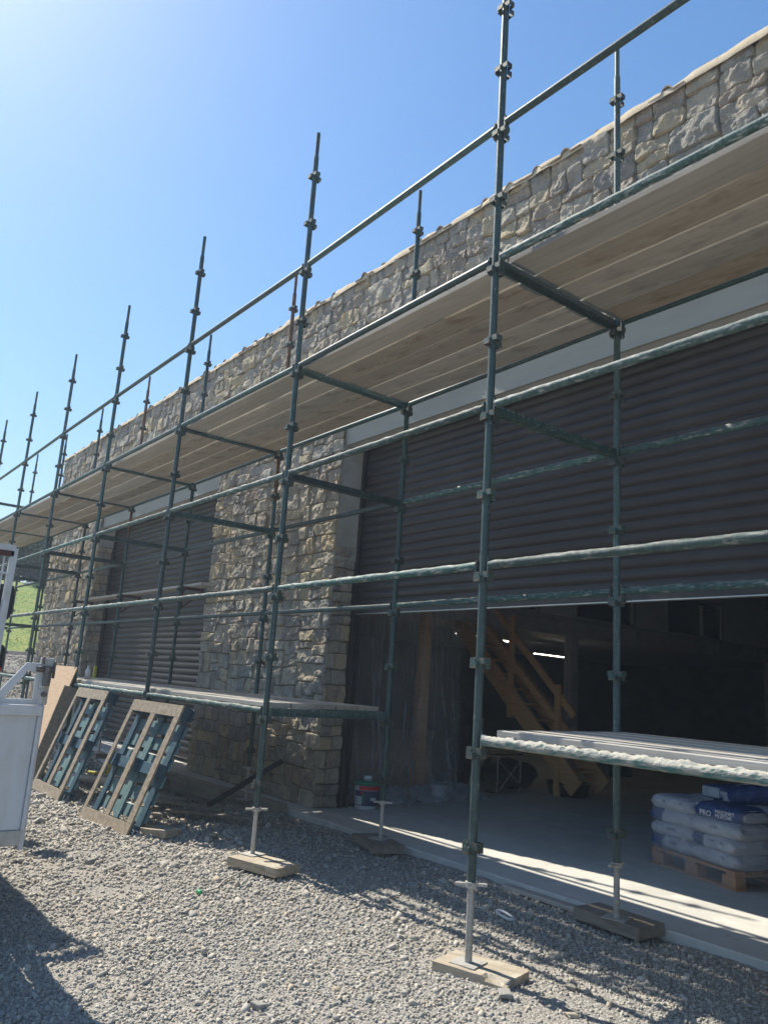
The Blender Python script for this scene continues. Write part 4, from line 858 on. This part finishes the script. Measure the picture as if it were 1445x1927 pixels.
for q0, q1 in ((ye-.035, ye-.005), (yl, yl+.03)): mb = MB(); mb.box((XT-1.7, q0, -.06), (XT-.05, q1, .50)); tpart(mb, 'side_board', M['white_paint'])
mb = MB(); mb.box((XT-1.7, yl+.03, -.10), (XT-.055, ye-.04, -.061)); mb.box((-6.3, -3.5, -.30), (XT-.1, -3.3, -.101)); mb.box((-6.3, -2.75, -.30), (XT-.1, -2.55, -.101)); tpart(mb, 'chassis', M['greymet'])
mb = MB(); prof = [(-3.02, -.25), (-3.02, 1.56), (-3.15, 1.66), (-4.6, 1.66), (-5.35, 1.0), (-6.0, .55), (-6.35, .35), (-6.35, -.25)]
mb.prism([(x, z) for x, z in prof], 0, 1.95, pose(np.array((0, -2.02, 0)), (1, 0, 0), (0, 0, 1), (0, -1, 0))); cb = tpart(mb, 'cab', M['white_paint'], bv=.04)
mb = MB(); mb.prism([(-3.3, .65), (-3.3, 1.45), (-4.55, 1.45), (-5.1, .95), (-5.1, .65)], 0, 1.958, pose(np.array((0, -2.016, 0)), (1, 0, 0), (0, 0, 1), (0, -1, 0))); mb.build('side_window', M['blackglass'], cb)
mb = MB(); mb.box((-3.02, -3.75, .75), (-3.012, -2.3, 1.5)); mb.build('rear_window', M['blackglass'], cb)
# guard frame behind the cab
mb = MB(); mb.bar((-2.95, -1.937, 1.62), (-2.95, -1.955, .0), .045, .05, (1, 0, 0)); mb.box((-2.97, -3.9, 1.60), (-2.93, -1.93, 1.645))
for z in (.35, .62, .89, 1.16, 1.43): mb.box((-2.96, -3.9, z), (-2.945, -1.96, z+.014))
for y in np.arange(-3.8, -1.98, .09): mb.box((-2.965, y, .3), (-2.9601, y+.012, 1.6))
tpart(mb, 'cab_guard', M['white_paint'], bv=0)
mb = MB(); mb.box((-2.975, -3.9, 1.56), (-2.925, -1.94, 1.599)); tpart(mb, 'red_guard_strip', M['rust_red'], bv=0)
def mirror(z0, z1, name):
    mb = MB(); n = 20; th = np.linspace(0, 2*np.pi, n, endpoint=False); poly = [(.10*np.sign(math.cos(t))*abs(math.cos(t))**.5, (z1-z0)/2*np.sign(math.sin(t))*abs(math.sin(t))**.5) for t in th]
    mb.prism(poly, -.06, .06, pose(np.array((-5.0, -1.545, (z0+z1)/2)), (0, 1, 0), (0, 0, 1), (1, 0, 0))); mb.bar((-5.0, -1.66, (z0+z1)/2), (-5.05, -2.05, (z0+z1)/2+.05), .03, .03); return tpart(mb, name, M['black'], bv=.02)
mirror(1.18, 1.53, 'wing_mirror'); m2 = mirror(.68, .96, 'wing_mirror')
mb = MB(); mb.box((-4.94, -1.50, .70), (-4.935, -1.46, .74)); mb.build('red_lens', M['redlens'], m2)
for x in (-1.95, -5.4):
    for y in (-3.95, -2.35):
        mb = MB(); mb.tube((x, y, -.29), (x, y+.2, -.29), .34, 28); wv = tpart(mb, 'wheel', M['black'], bv=.02); mb = MB(); mb.tube((x, y-.005, -.29), (x, y+.205, -.29), .19, 20); mb.build('rim', M['zinc'], wv)

# ------------------------------------------------------------------ far left: bank, grass, kerb, tree
xs2 = axis([(-33, -21.25, .35)]); ys2 = axis([(-30, 40, .7)]); X, Y = np.meshgrid(xs2, ys2, indexing='ij'); Pg = np.stack([X, Y, gz(X, Y)+.10+.02*fbm(X*.6, Y*.6, 55)], -1)
mb = MB(); mb.grid(Pg); tag(mb.build('grass_slope', M['grass']), kind='structure')
rg = np.random.default_rng(3); n = 5000; gx = rg.uniform(-30, -21.3, n); gy = rg.uniform(1.2, 7.5, n); g0 = gz(gx, gy)+.10+.02*fbm(gx*.6, gy*.6, 55); hh = rg.uniform(.015, .04, n); a = rg.uniform(0, 6.28, n); ww = .012
V = np.stack([np.stack([gx-np.cos(a)*ww, gy-np.sin(a)*ww, g0], -1), np.stack([gx+np.cos(a)*ww, gy+np.sin(a)*ww, g0], -1), np.stack([gx+rg.normal(0, .02, n), gy+rg.normal(0, .02, n), g0+hh], -1)], 1).reshape(-1, 3)
tag(quadmesh('grass_blades', V, np.arange(3*n).reshape(-1, 3), M['grass']), 'sunlit green grass on the bank beyond the building', 'grass', kind='stuff')
mb = MB(); ya = np.arange(-14, 14, .5); za = gz(np.full(len(ya), -21.1), ya)
mb.grid(np.array([[(-21.2+dx, y, z+dz) for dx, dz in ((0, -.1), (0, .14), (.02, .155), (.13, .155), (.15, .14), (.15, -.1))] for y, z in zip(ya, za)]), smooth=False)
tag(mb.build('kerb', M['kerb']), kind='structure')
def tree(name, base, H, Rr, label, seed, nleaf, cz=.55):
    r = np.random.default_rng(seed); root = empty(name, label, 'tree', base, 'trees beyond the grass bank'); mb = MB(); mb.tube((0, 0, -.3), (.1, .1, H*.5), .22, 10, r1=.12)
    tips = []
    for i in range(9):
        a = r.uniform(0, 6.28); t = np.array((math.cos(a)*Rr*r.uniform(.3, .75), math.sin(a)*Rr*r.uniform(.3, .75), H*r.uniform(.45, .92))); mb.tube((.05, .05, H*r.uniform(.2, .45)), t, .08, 6, r1=.02); tips.append(t)
    mb.build('trunk', M['bark'], root)
    cl = np.array([np.array((r.normal(0, .45)*Rr, r.normal(0, .45)*Rr, H*cz + r.normal(0, .26)*H)) for _ in range(60)] + tips); cl[:, 2] = np.clip(cl[:, 2], H*.06, H)
    c = cl[r.integers(0, len(cl), nleaf)] + r.normal(0, .26, (nleaf, 3))*np.array((1, 1, .75)); s = r.uniform(.04, .10, nleaf)
    u = r.normal(size=(nleaf, 3)); u /= np.linalg.norm(u, axis=1)[:, None]; v = np.cross(u, r.normal(size=(nleaf, 3))); v /= np.linalg.norm(v, axis=1)[:, None]
    V = np.stack([c-u*s[:, None], c-v*s[:, None]*.55, c+u*s[:, None], c+v*s[:, None]*.55], 1).reshape(-1, 3)
    quadmesh('crown', V, np.arange(4*nleaf).reshape(-1, 4), M['leaf'], root); return root
tree('broadleaf_tree', (-34.5, 6.5, float(gz(-34.5, 6.5))), 3.6, 2.3, 'dark tree just left of the stone wall, right one of the two', 1, 42000, .34)
tree('broadleaf_tree', (-36.0, 4.2, float(gz(-36.0, 4.2))), 2.6, 1.8, 'dark tree behind the scaffolding end, left one of the two', 2, 26000, .36)
# ladder at the far end
LD = empty('ladder', 'thin pale ladder leaning at the far end of the scaffolding', 'ladder', (-18.2, .3, float(gz(-18.2, .3))))
mb = MB()
for y in (0, .38): mb.bar((-.4, y, 0), (.65, y, 3.6), .03, .06, (0, 1, 0))
mb.build('stile', M['zinc'], LD)
for k in range(12): mb = MB(); t = (k+.6)/12.5; mb.tube((-.4+1.05*t, .0, 3.6*t), (-.4+1.05*t, .38, 3.6*t), .014, 8); mb.build('rung', M['zinc'], LD)

# ------------------------------------------------------------------ misty volume added to lift the darks, standing in for lens glare
mb = MB(); mb.box((-620, -420, -3), (420, 420, 22)); hm = bpy.data.materials.new('glare_veil'); hm.use_nodes = True; nt = hm.node_tree
nt.nodes.remove(nt.nodes['Principled BSDF']); pv = nt.nodes.new('ShaderNodeVolumePrincipled'); pv.inputs['Density'].default_value = .0036
pv.inputs['Color'].default_value = (.72, .85, 1, 1); pv.inputs['Anisotropy'].default_value = .1; nt.links.new(pv.outputs[0], nt.nodes['Material Output'].inputs['Volume'])
tag(mb.build('glare_veil', hm), 'thin pale veil added around the building, standing in for lens glare', 'glare_veil', kind='stuff')
